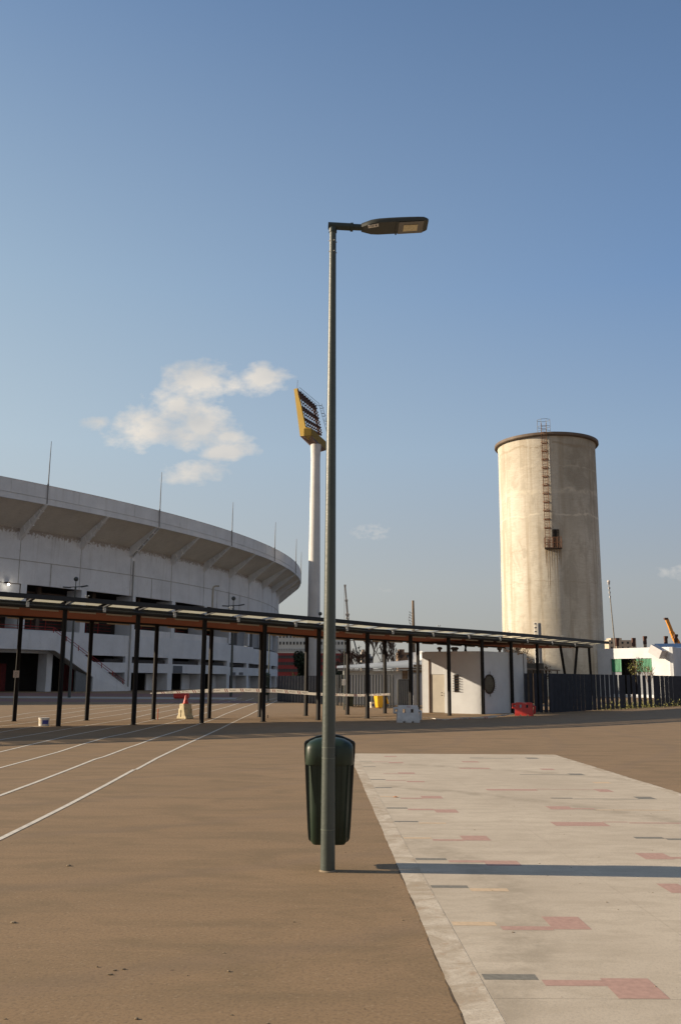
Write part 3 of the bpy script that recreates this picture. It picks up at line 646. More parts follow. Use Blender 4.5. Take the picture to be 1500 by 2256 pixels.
for q in range(-3, 6):
    arc(b, RW - 2.9, RW - 2.7, 10.6, 10.85, q + .15, q + 1.03); arc(b, RW - 2.9, RW - 2.7, 11.5, 11.7, q + .15, q + 1.03); arc(b, RW - 2.6, RW - 2.2, 7, 12.3, q + .5, q + .56, 1)
b.build('inner_beam', mat('interior_brown', (.10, .07, .055), .85, var=.2), st)
# ground and first floor, bays >= 1
b = MB()
for q in range(2, 12): fin(b, q + .0, 0, 4.4, .12, 2.2)
arc(b, RW - .45, RW - .004, 2.3, 3.54, 1.25, 4.98); arc(b, RW - .45, RW - .004, 2.12, 3.4, 4.98, 30)
for q in range(2, 12): arc(b, RW - 1.9, RW - 1.7, 0, 2.2, q - .28, q - .01, 1)
fin(b, .53, 0, 4.9, .09, 1.6); fin(b, -1.6, 0, 4.9, .09, 1.6)
arc(b, RW - .45, RW - .003, 0, 4.4, 1.98, 2.12, 1)
b.build('lower_wall', stlow, st)
b = MB()
for r0, r1, z1, q0_, q1_ in [(RW - 4.5, RW - 4.3, 2.0, q + .15, q + .6) for q in (2, 3, 6, 8)] + [(RW - 5, RW - 4.8, 3.2, -.05, .3), (RW - 5, RW - 4.8, 3.2, 1.25, 1.5)]:
    b = MB(); arc(b, r0, r1, 0, z1, q0_, q1_, 1); b.build('red_door', redpanel, st)
b = MB()
arc(b, RW - 2.5, RW - 2.3, 0, 2.7, -2, -.55, 1); arc(b, RW - 2.5, RW - 2.3, 0, 2.7, -.5, -.2, 1); b.build('grey_gate', mat('grey_gate_steel', (.16, .18, .19), .6, var=.15, vscale=.7), st)
# stair flight
RS = RW + 1.6
def cp(px, py, r=RS): q, z = cyl(px, py, r); return q, z
q0, zt0 = cp(122, 1433); qk, zk = cp(206, 1492); qf, zf = cp(277, 1511); qe = cp(284, 1520)[0]; qt, zt1 = cp(120, 1394)
b = MB(); poly = [(q0, zt0), (qk, zk), (qk, -.1), (qe, -.1), (qe, .5), (qf, .62), (qt + .02, zt1), (q0, zt1)]
def rad(poly, r0, r1):
    b = MB(); n = len(poly); b.add([sp(r0, q, z) for q, z in poly] + [sp(r1, q, z) for q, z in poly], [tuple(range(n)), tuple(range(2 * n - 1, n - 1, -1))] + [(i, (i + 1) % n, n + (i + 1) % n, n + i) for i in range(n)]); return b
rad(poly, RS - .22, RS).build('stair_flank', stlow, st)
b = MB(); arc(b, RS - .22, RS, zt0, zt1, -5, q0 + .001); arc(b, RW + .02, RS - .22, zt0 + .2, zt0 + .4, -5, q0 + .2); b.build('landing', stlow, st, smooth=True)
rad([(q0, zt0 + .1), (qk, zk), (qf, .1), (qf, .5), (qt, zt1 - .4)], RW + .05, RS - .22).build('stair_flight', mat('stair_concrete', (.42, .42, .42), .85), st)
rad([(qk - .28, 0), (qk, 0), (qk, zk), (qk - .28, zk + .75)], RS - .5, RS - .25).build('under_stair_wall', mat('grey_wall_paint', (.16, .17, .18), .8, var=.1), st)
b = MB()
def rl(f, dz): return sp(RS - .1, qt + (qf - qt) * f, zt1 + (.62 - zt1) * f + dz)
for dz in (.32, .62): b.tube([rl(-.0, dz), rl(1, dz)], .035, 6)
for k in range(7): b.bar(rl(k / 6.2, 0), rl(k / 6.2, .66), .08, .08)
for dz in (.32, .62): b.tube([sp(RS - .1, x, zt1 + dz) for x in (-.6, 0, qt)], .035, 6)
b.build('stair_railing', redpaint, st)
# rods, pipes, wall lamp
for q in (-2, 0, 2, 4, 6, 8, 10):
    b = MB(); b.tube([sp(RF + .05, q, 21.0), sp(RF + .05, q, 23.2), sp(RF + .05, q, 25.4), sp(RF + .1, q, 28.3 if q < 3 else 27.6)], [.06, .065, .055, .03], 6)
    b.box(sp(RF + .03, q, 23.2), (.16, .16, .25)); b.build('lightning_rod', mat('dull_rod', (.22, .21, .20), .7, var=0), st)
for q, z1, z0, r_ in ((2.05, 16.8, 0, .09), (4.98, 15, 12, .05), (5.9, 12.3, 6.9, .05)):
    b = MB(); b.tube([sp(RW + .12, q, z1), sp(RW + .12, q, z0)], r_, 8); b.build('drain_pipe', mat('grey_pipe', (.36, .35, .33), .7), st)
q, z = cyl(15, 1288, RW); 
b = MB(); b.box(sp(RW + .25, q, z + .22), (.5, .3, .14), rz=ang(q)); b.build('wall_lamp', rustdark, st)
b = MB(); b.ball(sp(RW + .42, q, z), .13, 10, 6); wl = b.build('lamp_bulb', mat('lit_bulb', (1, .95, .85), .5, var=0, emit=(1, .93, .8), es=4), st)
pl = bpy.data.lights.new('wall_lamp_light', 'POINT'); pl.energy = 12; pl.color = (1, .9, .72); pl.shadow_soft_size = .1; plo = bpy.data.objects.new('wall_lamp_light', pl); col.objects.link(plo); plo.location = sp(RW + .8, q, z - .15)
b = MB(); arc(b, RW - .1, RW - .07, 12.12, 12.18, -2, .04); arc(b, RW - .12, RW - .07, 7, 12.2, .04, .05, 1); b.build('conduit', rustdark, st)
b = MB(); q, z = cyl(391, 1474, RW); arc(b, RW, RW + .05, z - .55, z + .45, q - .12, q + .14, 1); b.build('vent', mat('vent_grey', (.10, .11, .13), .6), st)
for px in (514, 531):
    q, z = cyl(px, 1484, RW); b = MB(); arc(b, RW, RW + .06, z - .2, z + .2, q - .1, q + .1, 1); b.build('vent', mat('vent_grey', (.10, .11, .13), .6), st)

# ------------------------------------------------------------ walkway canopy (gently curved in plan)
CX, CY = (-.026, 2.243, -9.394), (.048, 1.274, 31.203)
def cpath(k):
    kc = max(0, min(9, k)); e = k - kc
    dx, dy = 2 * CX[0] * kc + CX[1], 2 * CY[0] * kc + CY[1]
    return Vector((CX[0] * kc * kc + CX[1] * kc + CX[2] + dx * e, CY[0] * kc * kc + CY[1] * kc + CY[2] + dy * e, 0)), Vector((dx, dy, 0)).normalized()
def cq(k, p, z):
    o_, t_ = cpath(k); return o_ + Vector((-t_.y, t_.x, 0)) * p + Vector((0, 0, z))
def zb(k): return 3.865 - .07 * k if k < 5 else 3.515 if k < 9 else 3.515 - .01 * (k - 9)
def crz(k): t_ = cpath(k)[1]; return math.atan2(t_.y, t_.x)
KA, KB = -8.5, 12.35; DP = 3.6; EV = -1.3
can = thing('walkway_canopy', 'long dark steel walkway canopy with orange ceiling on black columns', 'canopy', cq(0, 0, 0))
def pw(k): return min(1.1, .27 * max(0, 2 - k))     # the rear row of columns splays outwards at the left end
def cstrip(b, k0, k1, prof, step=.25):
    """profile of (p, dz) corners swept along the canopy"""
    n = max(1, int(math.ceil((k1 - k0) / step))); m = len(prof)
    vs = [cq(k0 + (k1 - k0) * i / n, p + (pw(k0 + (k1 - k0) * i / n) if p > DP - .5 else 0), zb(k0 + (k1 - k0) * i / n) + dz) for i in range(n + 1) for p, dz in prof]
    b.add(vs, [(m * i + a, m * i + (a + 1) % m, m * i + m + (a + 1) % m, m * i + m + a) for i in range(n) for a in range(m)] + [tuple(range(m)), tuple(n * m + j for j in reversed(range(m)))])
def rect(p0, p1, z0, z1): return [(p0, z0), (p1, z0), (p1, z1), (p0, z1)]
b = MB(); cstrip(b, KA, KB, rect(-.05, .06, 0, .16)); b.build('front_beam', steel_dark, can)
b = MB(); cstrip(b, KA, KB - 1.3, rect(DP - .06, DP + .05, -.06, .15)); b.build('rear_beam', steel_dark, can)
b = MB(); cstrip(b, KA, KB - .12, rect(EV - .05, EV + .05, .205, .355)); b.build('eave_beam', steel_dark, can)
b = MB(); cstrip(b, KA, KB, [(-.14 + .05 * math.cos(a), .075 + .05 * math.sin(a)) for a in [2 * math.pi * j / 10 for j in range(10)]]); b.build('gutter', steel_dark, can, smooth=True)
b = MB(); cstrip(b, KA, KB - .3, rect(.065, DP - .065, .012, .10)); b.build('ceiling', orange_ceiling, can)
b = MB(); cstrip(b, KA, KB, [(.0, .17), (DP + 1.9, .17), (DP + 1.9, .22), (.0, .22)]); b.build('roof_deck', steel_dark, can)
b = MB(); k = KA + .0
while k < KB + .1:
    b.bar(cq(k, -.05, zb(k) + .205), cq(k, EV + .04, zb(k) + .285), .03, .045); k += .5
b.build('purlin', steel_dark, can)
k = KA
while k + .5 < KB + .2:
    k0, k1 = k + .07, k + .43
    b = MB(); b.add([cq(kk, p, zb(kk) + .232 + .085 * (p / EV) + dz) for dz in (0, .008) for kk, p in ((k0, -.02), (k1, -.02), (k1, EV + .10), (k0, EV + .10))], [(0, 1, 2, 3), (7, 6, 5, 4), (0, 1, 5, 4), (1, 2, 6, 5), (2, 3, 7, 6), (3, 0, 4, 7)])
    b.build('roof_panel', panelm, can); k += .5
def column(b, k, p, top, wd=.10):
    base = cq(k, p, 0); t_ = cpath(k)[1]; rz = crz(k)
    for o_ in (-1, 1): b.box(base + t_ * (o_ * wd * .36) + Vector((0, 0, top / 2)), (wd * .46, wd * 1.0, top), rz=rz)
    b.box(base + Vector((0, 0, top / 2)), (wd * .5, wd * .7, top), rz=rz)
for k in range(-8, 11):
    for p in (0, DP):
        if p and k > 8: continue
        kk = k - (.14 + .06 * min(2, max(0, 2 - k)) if p else 0)
        b = MB(); column(b, kk, p + (pw(k) if p else 0), zb(k) + (-.03 if p else .02), .115); b.box(cq(kk, p + (pw(k) if p else 0), .006), (.2, .2, .012), rz=crz(k)); b.build('column', steel_col, can)
for (k0, k1) in ((11.33, 10.98), (11.38, 11.74), (12.38, 12.3)):
    b = MB(); b.bar(cq(k0, 0, 0), cq(k1, 0, zb(k1) + .01), .12, .12, up=(0, 1, 0)); b.build('column', steel_col, can)
b = MB(); b.bar(cq(9.1, DP, 0.2), cq(9.55, DP, zb(9.5)), .09, .09, up=(0, 1, 0)); b.bar(cq(9.75, DP, 1.6), cq(9.5, DP, zb(9.5)), .07, .07, up=(0, 1, 0)); b.build('brace', steel_col, can)
stripm = mat('beige_strip', (.62, .54, .42), .6, var=.05)  # beige bars running under the front and rear beams
k = -8.0
while k + .5 < KB - .1:
    for p, dz in ((.09, -.02), (DP + .09, -.075)):
        if p > 1 and k > KB - 1.9: continue
        b = MB(); cstrip(b, k + .06, k + .42, rect(p - .02, p + .03, dz - .025, dz + .02), .2); b.build('beam_strip', stripm, can)
    k += .5
for k in range(-8, 12):
    b = MB(); b.box(cq(k + .5, -.21, zb(k + .5) + .10), (.10, .03, .16), rz=crz(k)); b.build('junction_box', mat('pale_box', (.5, .52, .54), .6, var=0), can)
    if k % 2 == 0:
        b = MB(); q = cq(k + .15, EV, zb(k) + .35); b.tube([q, q + Vector((0, 0, .06))], .01, 5); b.ball(q + Vector((-.04, 0, .07)), .028, 6, 4); b.ball(q + Vector((.05, 0, .07)), .028, 6, 4); b.build('roof_spike', mat('pale_fitting', (.45, .45, .42), .6, var=0), can)
# notice on the second-row column at the left
p = cq(-.26, DP + pw(0), 0); q = Vector((p.x - .01, p.y - .09, at(31, 1485, p.y).z))
nt = thing('notice_board', 'small white notice sheet fixed to a black canopy column', 'sign', q)
b = MB(); b.box(q, (.215, .012, .26)); b.build('sheet', mat('notice_paper', (.60, .55, .53), .7, var=.06), nt)
b = MB()
for i in range(14):
    a0, a1 = 2 * math.pi * i / 14, 2 * math.pi * (i + 1) / 14
    b.bar(q + Vector((math.cos(a0) * .045, -.009, math.sin(a0) * .045 + .03)), q + Vector((math.cos(a1) * .045, -.009, math.sin(a1) * .045 + .03)), .002, .012)
for k in range(3): b.box(q + Vector((0, -.008, -.06 - k * .02)), (.12 - k * .02, .002, .006))
b.build('print', mat('grey_print', (.25, .25, .28), .7, var=0), nt)

# ------------------------------------------------------------ barrier tape
def tape(pts, wd, name, label, marks=True, twist=0):
    t_ = thing(name, label, 'barrier tape', pts[0])
    b = MB(); P = pts; n = len(P); W_ = []
    for i in range(n):
        d = (P[min(i + 1, n - 1)] - P[max(i - 1, 0)]).normalized(); f = wd(i / (n - 1)) / 2; W_.append(Vector((0, 0, 1)) * f if not twist else (Vector((0, 0, 1)) * math.cos(twist) + d.cross(Vector((0, 0, 1))) * math.sin(twist)) * f)
    vs = []; 
    for i in range(n):
        nn = Vector((0, -.0015, 0)); vs += [P[i] - W_[i] + nn, P[i] + W_[i] + nn, P[i] + W_[i] - nn, P[i] - W_[i] - nn]
    b.add(vs, [(4 * i + a, 4 * i + (a + 1) % 4, 4 * i + 4 + (a + 1) % 4, 4 * i + 4 + a) for i in range(n - 1) for a in range(4)]); b.build('band', tapew, t_)
    if not marks: return t_
    acc_ = 0; b = MB(); tx = []
    for i in range(n - 1):
        seg = (P[i + 1] - P[i]); 
        acc_ += seg.length
        if acc_ > .62:
            acc_ = 0; u_ = seg.normalized(); c = P[i] + Vector((0, -.004, 0)); h = wd(i / (n - 1)) * .42
            if h < .02: continue
            for o_ in (-.05, .04):
                a_ = c + u_ * o_; b = MB(); b.add([a_ + Vector((0, 0, h)) - u_ * .035, a_ + Vector((0, 0, h)), a_ + Vector((0, 0, -h)) + u_ * .06, a_ + Vector((0, 0, -h)) + u_ * .02], [(0, 1, 2, 3)]); b.build('red_slash', taper, t_)
            tx.append((c + u_ * .31, u_))
    for c, u_ in tx:
        mw = Matrix.Translation(c) @ Matrix((u_, Vector((0, 0, 1)), u_.cross(Vector((0, 0, 1))))).transposed().to_4x4()
        text_mesh('lettering', 'PELIGRO', .075, ink, t_, mw)
    return t_
pA = gp(332, 1585); pB = gp(679, 1578); pC = gp(860, 1572)
def z_at(px, py, Y): return at(px, py, Y)
key = [(332, 1527.5, pA.y), (400, 1524.5, None), (470, 1521.5, None), (540, 1520.5, None), (610, 1522, None), (679, 1527, pB.y)]
def tp(keys):
    n = len(keys); y0, y1 = keys[0][2], keys[-1][2]; x0, x1 = keys[0][0], keys[-1][0]; P = []
    for (px, py, _) in keys:
        f = (px - x0) / (x1 - x0); f = f * y0 / (f * y0 + (1 - f) * y1) if False else f; P.append(at(px, py, 1 / ((1 - f) / y0 + f / y1) - .1))
    out = []
    for i in range(n - 1):
        for k in range(10): out.append(P[i].lerp(P[i + 1], k / 10))
    out.append(P[-1]); return out
tape(tp(key), lambda f: .045 + .105 * min(1, max(0, f / .38)), 'barrier_tape', 'white barrier tape with red slashes stretched between canopy columns behind the street lamp, left span')
key = [(679, 1528, pB.y), (720, 1530, None), (790, 1532, None), (860, 1529.5, pC.y)]
tape(tp(key), lambda f: .115 - .02 * f, 'barrier_tape', 'white barrier tape with red slashes passing in front of the yellow wheelie bin')
# loose tape on the ground near the booth
pts = []
for i, (px, py, h) in enumerate(((948, 1582, .01), (975, 1585, .02), (1000, 1583.5, .02), (1040, 1581, .03), (1075, 1578, .08), (1095, 1574.5, .14), (1112, 1571, .20), (1130, 1566, .3))): pts.append(gp(px, py + h * 20, h))
out = []
for i in range(len(pts) - 1):
    for k in range(6): out.append(pts[i].lerp(pts[i + 1], k / 6))
out.append(pts[-1])
tape(out, lambda f: .035 + .085 * math.sin(math.pi * f) * (.7 + .3 * math.sin(f * 23)), 'barrier_tape', 'slack barrier tape trailing over the asphalt to the red plastic barrier', marks=True, twist=.5)

# ------------------------------------------------------------ plastic barriers, bucket, bins
def road_barrier(name, label, c, rz, m, W_=.86, H_=.62, txt=None):
    t_ = thing(name, label, 'road barrier', c, 'plastic road barriers')
    rm = Matrix.Rotation(rz, 3, 'Z')
    def T(x, y, z): return Vector(c) + rm @ Vector((x, y, z))
    # side outline with two window holes, built from stacked slabs so the holes are real
    b = MB()
    def slab(x0, x1, z0, z1, d0, d1):
        q = [T(x0, -d0, z0), T(x1, -d0, z0), T(x1, d0, z0), T(x0, d0, z0), T(x0, -d1, z1), T(x1, -d1, z1), T(x1, d1, z1), T(x0, d1, z1)]
        b.add(q, [(3, 2, 1, 0), (4, 5, 6, 7), (0, 1, 5, 4), (1, 2, 6, 5), (2, 3, 7, 6), (3, 0, 4, 7)])
    h = W_ / 2
    dz = lambda z: .20 if z < .1 else .20 - (z - .1) / (H_ - .1) * .10
    slab(-h, -h + .22, 0, .05, .2, .2); slab(-.12, .12, 0, .05, .2, .2); slab(h - .22, h, 0, .05, .2, .2)
    slab(-h, h, .05, .12, .2, .195); slab(-h + .01, h - .01, .12, .36, .19, .145)
    xs_ = [-h + .03, -h + .22, -.10, .10, h - .22, h - .03]
    for i in (0, 2, 4): slab(xs_[i] , xs_[i + 1], .36, .50, .145, .12)
    slab(-h + .03, h - .03, .50, .57, .12, .105); slab(-h + .06, h - .06, .57, H_, .105, .08)
    b.build('shell', m, t_, bevel=.018)
    b = MB(); 
    for k in range(2): b.tube([T(h - .02, 0, .10), T(h + .06, 0, .12), T(h + .07, 0, .42), T(h - .02, 0, .44)], .05, 8)
    b.build('end_socket', m, t_, smooth=True)
    b = MB(); b.tube([T(-h + .04, 0, .36), T(-h - .09, 0, .36), T(-h - .09, 0, .52), T(-h + .04, 0, .52)], .055, 8); b.build('end_hook', m, t_, smooth=True)
    if txt:
        mw = Matrix.Translation(T(.03, -.103, .575)) @ (rm.to_4x4()) @ Matrix.Rotation(math.pi / 2 - .22, 4, 'X')
        text_mesh('lettering', txt[0], .085, txt[1], t_, mw, .003)
    return t_
c = gp(899, 1592); road_barrier('road_barrier', 'dusty white plastic road barrier with two window holes under the canopy', c + Vector((0, .2, 0)), R(3), whiteplast, .86, .64, ('TVC', mat('dark_red_ink', (.35, .01, .02), .6, var=0)))
c = gp(1156, 1577); rb_ = road_barrier('road_barrier', 'red plastic road barrier standing in front of the slate slatted fence', c + Vector((0, .2, 0)), R(-14), redplast, .84, .60, ('TVC', mat('pale_ink', (.6, .5, .48), .6, var=0)))
# cream barrier seen from its end with a red cone on it
def cream(c, name, label):
    t_ = thing(name, label, 'road barrier', c, 'plastic road barriers')
    b = MB(); rm = Matrix.Rotation(R(62), 3, 'Z')
    for sgn in (-1,):
        prof = [(-.26, 0), (-.26, .06), (-.20, .16), (-.15, .34), (-.12, .60), (.12, .60), (.15, .34), (.20, .16), (.26, .06), (.26, 0)]
        b.prism([Vector(c) + rm @ Vector((-.25, y * .9, z)) for y, z in prof], rm @ Vector((.50, 0, 0)))
        for k in (-.15, .15): b.box(Vector(c) + rm @ Vector((k, 0, .22)), (.05, .44, .36), m=rm)
    b.build('shell', creamplast, t_, bevel=.03)
    b = MB(); b.box(Vector(c) + rm @ Vector((-.255, .07, .22)), (.02, .06, .28), m=rm); b.build('end_rib', creamplast, t_); return t_
c = gp(406, 1584) + Vector((0, .25, 0)); cream(c, 'road_barrier', 'dirty cream plastic road barrier with a red cone standing on top')
def cone(c, name, label, s=1.0, h=.36):
    t_ = thing(name, label, 'traffic cone', c, 'red traffic cones')
    b = MB(); b.lathe(c, [(0, c[2]), (.15 * s, c[2]), (.15 * s, c[2] + .025), (.12 * s, c[2] + .03), (.035 * s, c[2] + h), (.0, c[2] + h)], 20); b.build('cone_body', redplast, t_, smooth=True)
    b = MB(); b.box((c[0] + .02, c[1] - .085 * s, c[2] + h * .6), (.012, .01, .12)); b.build('highlight_strip', tapew, t_); return t_
cone(tuple(c + Vector((.0, 0, .60))), 'traffic_cone', 'shiny red traffic cone standing on the cream plastic barrier', .85, .33)
q = gp(400, 1541)
b = MB(); b.box((q.x, q.y, .30), (1.2, .5, .5)); 
rbo = thing('road_barrier', 'red plastic barrier far behind the tape beside the cream barrier', 'road barrier', (q.x, q.y, 0), 'plastic road barriers')
b.build('shell', redplast, rbo, bevel=.12)
b = MB(); b.box((q.x, q.y, .60), (.9, .3, .12)); b.build('top_rail', redplast, rbo, bevel=.04)
# red marker stake
q = gp(348, 1586); b = MB(); b.tube([q, q + Vector((0, 0, .42))], .018, 6); b.ball(q + Vector((0, 0, .42)), .02, 6, 4); tag(b.build('marker_stake', mat('orange_paint', (.55, .13, .06), .6), origin=q), 'thin orange marker stake on the asphalt left of the cream barrier', 'stake', 'marker stakes')
q = gp(590, 1582); b = MB(); b.tube([q, q + Vector((0, 0, .11))], .02, 6); b.ball(q + Vector((0, 0, .11)), .024, 6, 4); tag(b.build('marker_stake', rustdark, origin=q), 'short dark stake beside the pair of canopy columns left of the lamp', 'stake', 'marker stakes')
def pail(c, name, label, r=.15, h=.29, lblm=blueplast, side=1):
    t_ = thing(name, label, 'bucket', c, 'paint buckets')
    b = MB(); b.lathe(c, [(0, .004), (r * .96, .004), (r * 1.0, h * .1), (r * 1.06, h * .88), (r * 1.12, h * .9), (r * 1.12, h), (r * 1.0, h), (0, h * .96)], 24)
    b.build('shell', mat('white_pail_plastic', (.72, .70, .66), .45, var=.06), t_, smooth=True)
    b = MB(); b.lathe(c, [(r * 1.035, h * .25), (r * 1.075, h * .72)], 12, a0=R(-90 if side > 0 else -150), a1=R(-20 if side > 0 else -60)); b.build('blue_label', lblm, t_)
    b = MB(); b.lathe(c, [(r * 1.03, h * .3), (r * 1.07, h * .8)], 6, a0=R(-165), a1=R(-105)); b.build('faded_label', mat('pink_green_label', (.60, .40, .33), .6, c2=(.45, .60, .42), var=.1, vscale=9), t_)
    return t_
q = gp(94, 1600); pail((q.x, q.y + .15, 0), 'bucket', 'white plastic paint bucket with a blue patch by the left canopy columns', .165, .275)
q = gp(819, 1559.5); pail((q.x, q.y, 0), 'bucket', 'white and blue paint bucket right beside the yellow wheelie bin', .11, .33, blueplast, 1)
q = gp(812, 1558.5); pail((q.x - .05, q.y + .1, 0), 'bucket', 'small pale paint bucket half hidden behind a canopy column near the fence', .09, .27, redplast, 1)
q = gp(790, 1558); b = MB(); b.box((q.x, q.y, .025), (.5, .2, .03), rz=.1); b.box((q.x + .1, q.y + .05, .05), (.36, .12, .02), rz=-.1); tag(b.build('timber_offcut', mat('pale_timber', (.52, .33, .16), .8, var=.2, vscale=4)), 'pale timber offcuts lying on the ground by the slatted fence', 'timber')
def wheelie(c, rz, m, name, label, openlid=False, s=.82, grp='wheelie bins'):
    t_ = thing(name, label, 'wheelie bin', c, grp); rm = Matrix.Rotation(rz, 3, 'Z')
    def T(x, y, z): return Vector(c) + rm @ Vector((x * s, y * s, z * s))
    b = MB(); q = [T(x, y, z) for z, w_, d_ in ((.06, .19, .20), (.92, .26, .30)) for x, y in ((-w_, -d_), (w_, -d_), (w_, d_), (-w_, d_))]
    b.add(q, [(3, 2, 1, 0), (4, 5, 6, 7), (0, 1, 5, 4), (1, 2, 6, 5), (2, 3, 7, 6), (3, 0, 4, 7)]); b.build('body', m, t_, bevel=.03)
    b = MB(); b.box(T(0, 0, .93), (.58 * s, .66 * s, .05 * s), m=rm); b.build('rim', m, t_, bevel=.015)
    b = MB()
    if openlid:
        q = [T(-.28, .34, .95), T(.28, .34, .95), T(.28, .60, .30), T(-.28, .60, .30)]; b.prism(q, rm @ Vector((0, .09 * s, .02)))
    else: b.add([T(x, y, z) for z, f in ((.95, 1), (1.02, .9)) for x, y in ((-.29 * f, -.34 * f), (.29 * f, -.34 * f), (.29 * f, .36 * f), (-.29 * f, .36 * f))], [(3, 2, 1, 0), (4, 5, 6, 7), (0, 1, 5, 4), (1, 2, 6, 5), (2, 3, 7, 6), (3, 0, 4, 7)])
    b.build('lid', m, t_, bevel=.02)
    for sx in (-1, 1):
        b = MB(); b.tube([T(sx * .24, .26, .1), T(sx * .30, .26, .1)], .10 * s, 16); b.build('wheel', mat('black_rubber', (.02, .02, .02), .7, var=0), t_)
    return t_
q = gp(828, 1561); wheelie((q.x + .18, q.y + .2, 0), R(-60), yellowplast, 'wheelie_bin', 'yellow wheelie bin with its lid hanging open beside the slatted fence', True, .80)
q = gp(771, 1558); wheelie((q.x, q.y + .1, 0), R(10), mat('dark_green_plastic', (.018, .032, .016), .5, var=.1), 'wheelie_bin', 'dark green wheelie bin by the small lamp post in front of the fence', False, .78)

# ------------------------------------------------------------ booth
BP = [gp(936, 1570), gp(981, 1571.3), gp(1050, 1573), gp(1061, 1573.5), gp(1130, 1570.8), gp(1157, 1569.3)]
BP = [Vector((p.x, p.y, 0)) for p in BP]
bt = thing('gatehouse', 'small white gatehouse booth with rounded corner behind the canopy columns', 'booth', BP[2])
A, B = BP[0], Vector((6.72, 44.86, 0)); dAB = (B - A).normalized(); LAB = (B - A).length; Cc = BP[5]; 
corner = Vector((6.95, 44.75, 0)); dBC = (Cc - corner).normalized(); LBC = (Cc - corner).length
HB = 3.0
nAB = Vector((dAB.y, -dAB.x, 0)); nBC = Vector((dBC.y, -dBC.x, 0))
def wallbox(b, o, d, n, s0, s1, z0, z1, t0=0.0, t1=.18):
    q = [o + d * s - n * t_ + Vector((0, 0, z)) for z in (z0, z1) for s, t_ in ((s0, t0), (s1, t0), (s1, t1), (s0, t1))]
    b.add(q, [(3, 2, 1, 0), (4, 5, 6, 7), (0, 1, 5, 4), (1, 2, 6, 5), (2, 3, 7, 6), (3, 0, 4, 7)])
def son(px, o, d):   # distance along a wall where the photograph shows px
    r_ = ray(px, 1520); den = r_.x * d.y - r_.y * d.x; return ((o.y - C0.y) * r_.x - (o.x - C0.x) * r_.y) / -den if den else 0
s1, s2 = son(945, A, dAB), son(979, A, dAB); w1, w2 = son(1000, A, dAB), son(1011, A, dAB)
zd = 1.88; zp = 2.62
b = MB()
wallbox(b, A, dAB, nAB, 0, s1, 0, HB); wallbox(b, A, dAB, nAB, s1, s2, zp, HB); wallbox(b, A, dAB, nAB, s2, w1, 0, HB); wallbox(b, A, dAB, nAB, w1, w2, 0, 1.02); wallbox(b, A, dAB, nAB, w1, w2, 1.88, HB); wallbox(b, A, dAB, nAB, w2, LAB - .35, 0, HB)
wallbox(b, A, dAB, nAB, s1 + .01, s2 - .01, zd, zp - .002, .05, .17)
# rounded nose between the two walls, then the right wall
P0 = A + dAB * (LAB - .35); P2 = corner + dBC * .12; P1 = corner + Vector((-.02, 0, 0)); arcp = []
for i in range(13):
    f = i / 12; arcp.append(P0 * (1 - f) ** 2 + P1 * 2 * f * (1 - f) + P2 * f * f)
ci = (A + Cc) / 2
for i in range(12):
    a_, c_ = arcp[i], arcp[i + 1]; ia, ic = a_.lerp(ci, .06), c_.lerp(ci, .06)
    q = [p + Vector((0, 0, z)) for z in (0, HB) for p in (a_, c_, ic, ia)]; b.add(q, [(0, 1, 5, 4), (2, 3, 7, 6), (4, 5, 6, 7)])
o2 = corner; r0, r1 = .12, LBC - .62
wallbox(b, o2, dBC, nBC, r0, r1, 0, HB, 0, .16); wallbox(b, o2, dBC, nBC, r1 + .02, LBC, 0, HB - .06, .05, .2)
back = [A + Vector((2.0, 4.0, 0)), Cc + Vector((-.4, 3.2, 0))]
for a_, c_ in ((A, back[0]), (back[0], back[1]), (back[1], Cc)):
    d_ = (c_ - a_).normalized(); n_ = Vector((d_.y, -d_.x, 0)); wallbox(b, a_, d_, n_, .02, (c_ - a_).length - .02, 0, HB - .02, .0, .15)
b.build('wall', boothm, bt)
b = MB(); b.prism([p + Vector((0, 0, HB - .35)) for p in (A + Vector((.1, .15, 0)), corner + Vector((0, .35, 0)), Cc + Vector((-.15, .1, 0)), back[1], back[0])], (0, 0, .1)); b.build('roof', mat('flat_roof_felt', (.25, .24, .22), .9), bt)
b = MB(); wallbox(b, A, dAB, nAB, s1 + .01, s2 - .01, .02, zd - .003, .07, .12); dr = b.build('door', mat('beige_door', (.46, .43, .37), .6, var=.08, vscale=2), bt)
b = MB(); 
for z in (.86, .98): b.tube([A + dAB * (s2 - .12) + nAB * (-.04) + Vector((0, 0, z)), A + dAB * (s2 - .18) + nAB * (.02) + Vector((0, 0, z))], .018, 6)
b.build('handle', rustdark, dr)
b = MB(); wallbox(b, A, dAB, nAB, s1 - .02, s1 + .012, .0, zp, -.004, .06); b.build('door_frame', mat('brown_frame', (.22, .14, .09), .7), bt)
b = MB(); wallbox(b, A, dAB, nAB, w1, w2, 1.02, 1.88, .10, .12); wn = b.build('window', glassdark, bt)
b = MB()
for k in range(7):
    z = 1.06 + k * .125; b.bar(A + dAB * (w1 - .06) + nAB * .05 + Vector((0, 0, z)), A + dAB * (w2 + .10) + nAB * .05 + Vector((0, 0, z)), .02, .02)
    b.bar(A + dAB * (w1 + .0) + nAB * .01 + Vector((0, 0, z)), A + dAB * (w2) + nAB * .01 + Vector((0, 0, z + .03)), .05, .012)
b.build('window_bars', rustdark, wn)
rs = son(1077, o2, dBC); rc = o2 + dBC * rs + Vector((0, 0, 1.42)); nn = nBC
b = MB(); nseg = 28; Rr = .45
def rp(a, r, off): return rc + dBC * (math.cos(a) * r) + Vector((0, 0, math.sin(a) * r)) + nn * off
b.add([rp(2 * math.pi * k / nseg, Rr, .012) for k in range(nseg)], [tuple(range(nseg))]); rw = b.build('round_window', mat('olive_glass', (.055, .05, .03), .2, var=.3, vscale=3), bt)
b = MB()
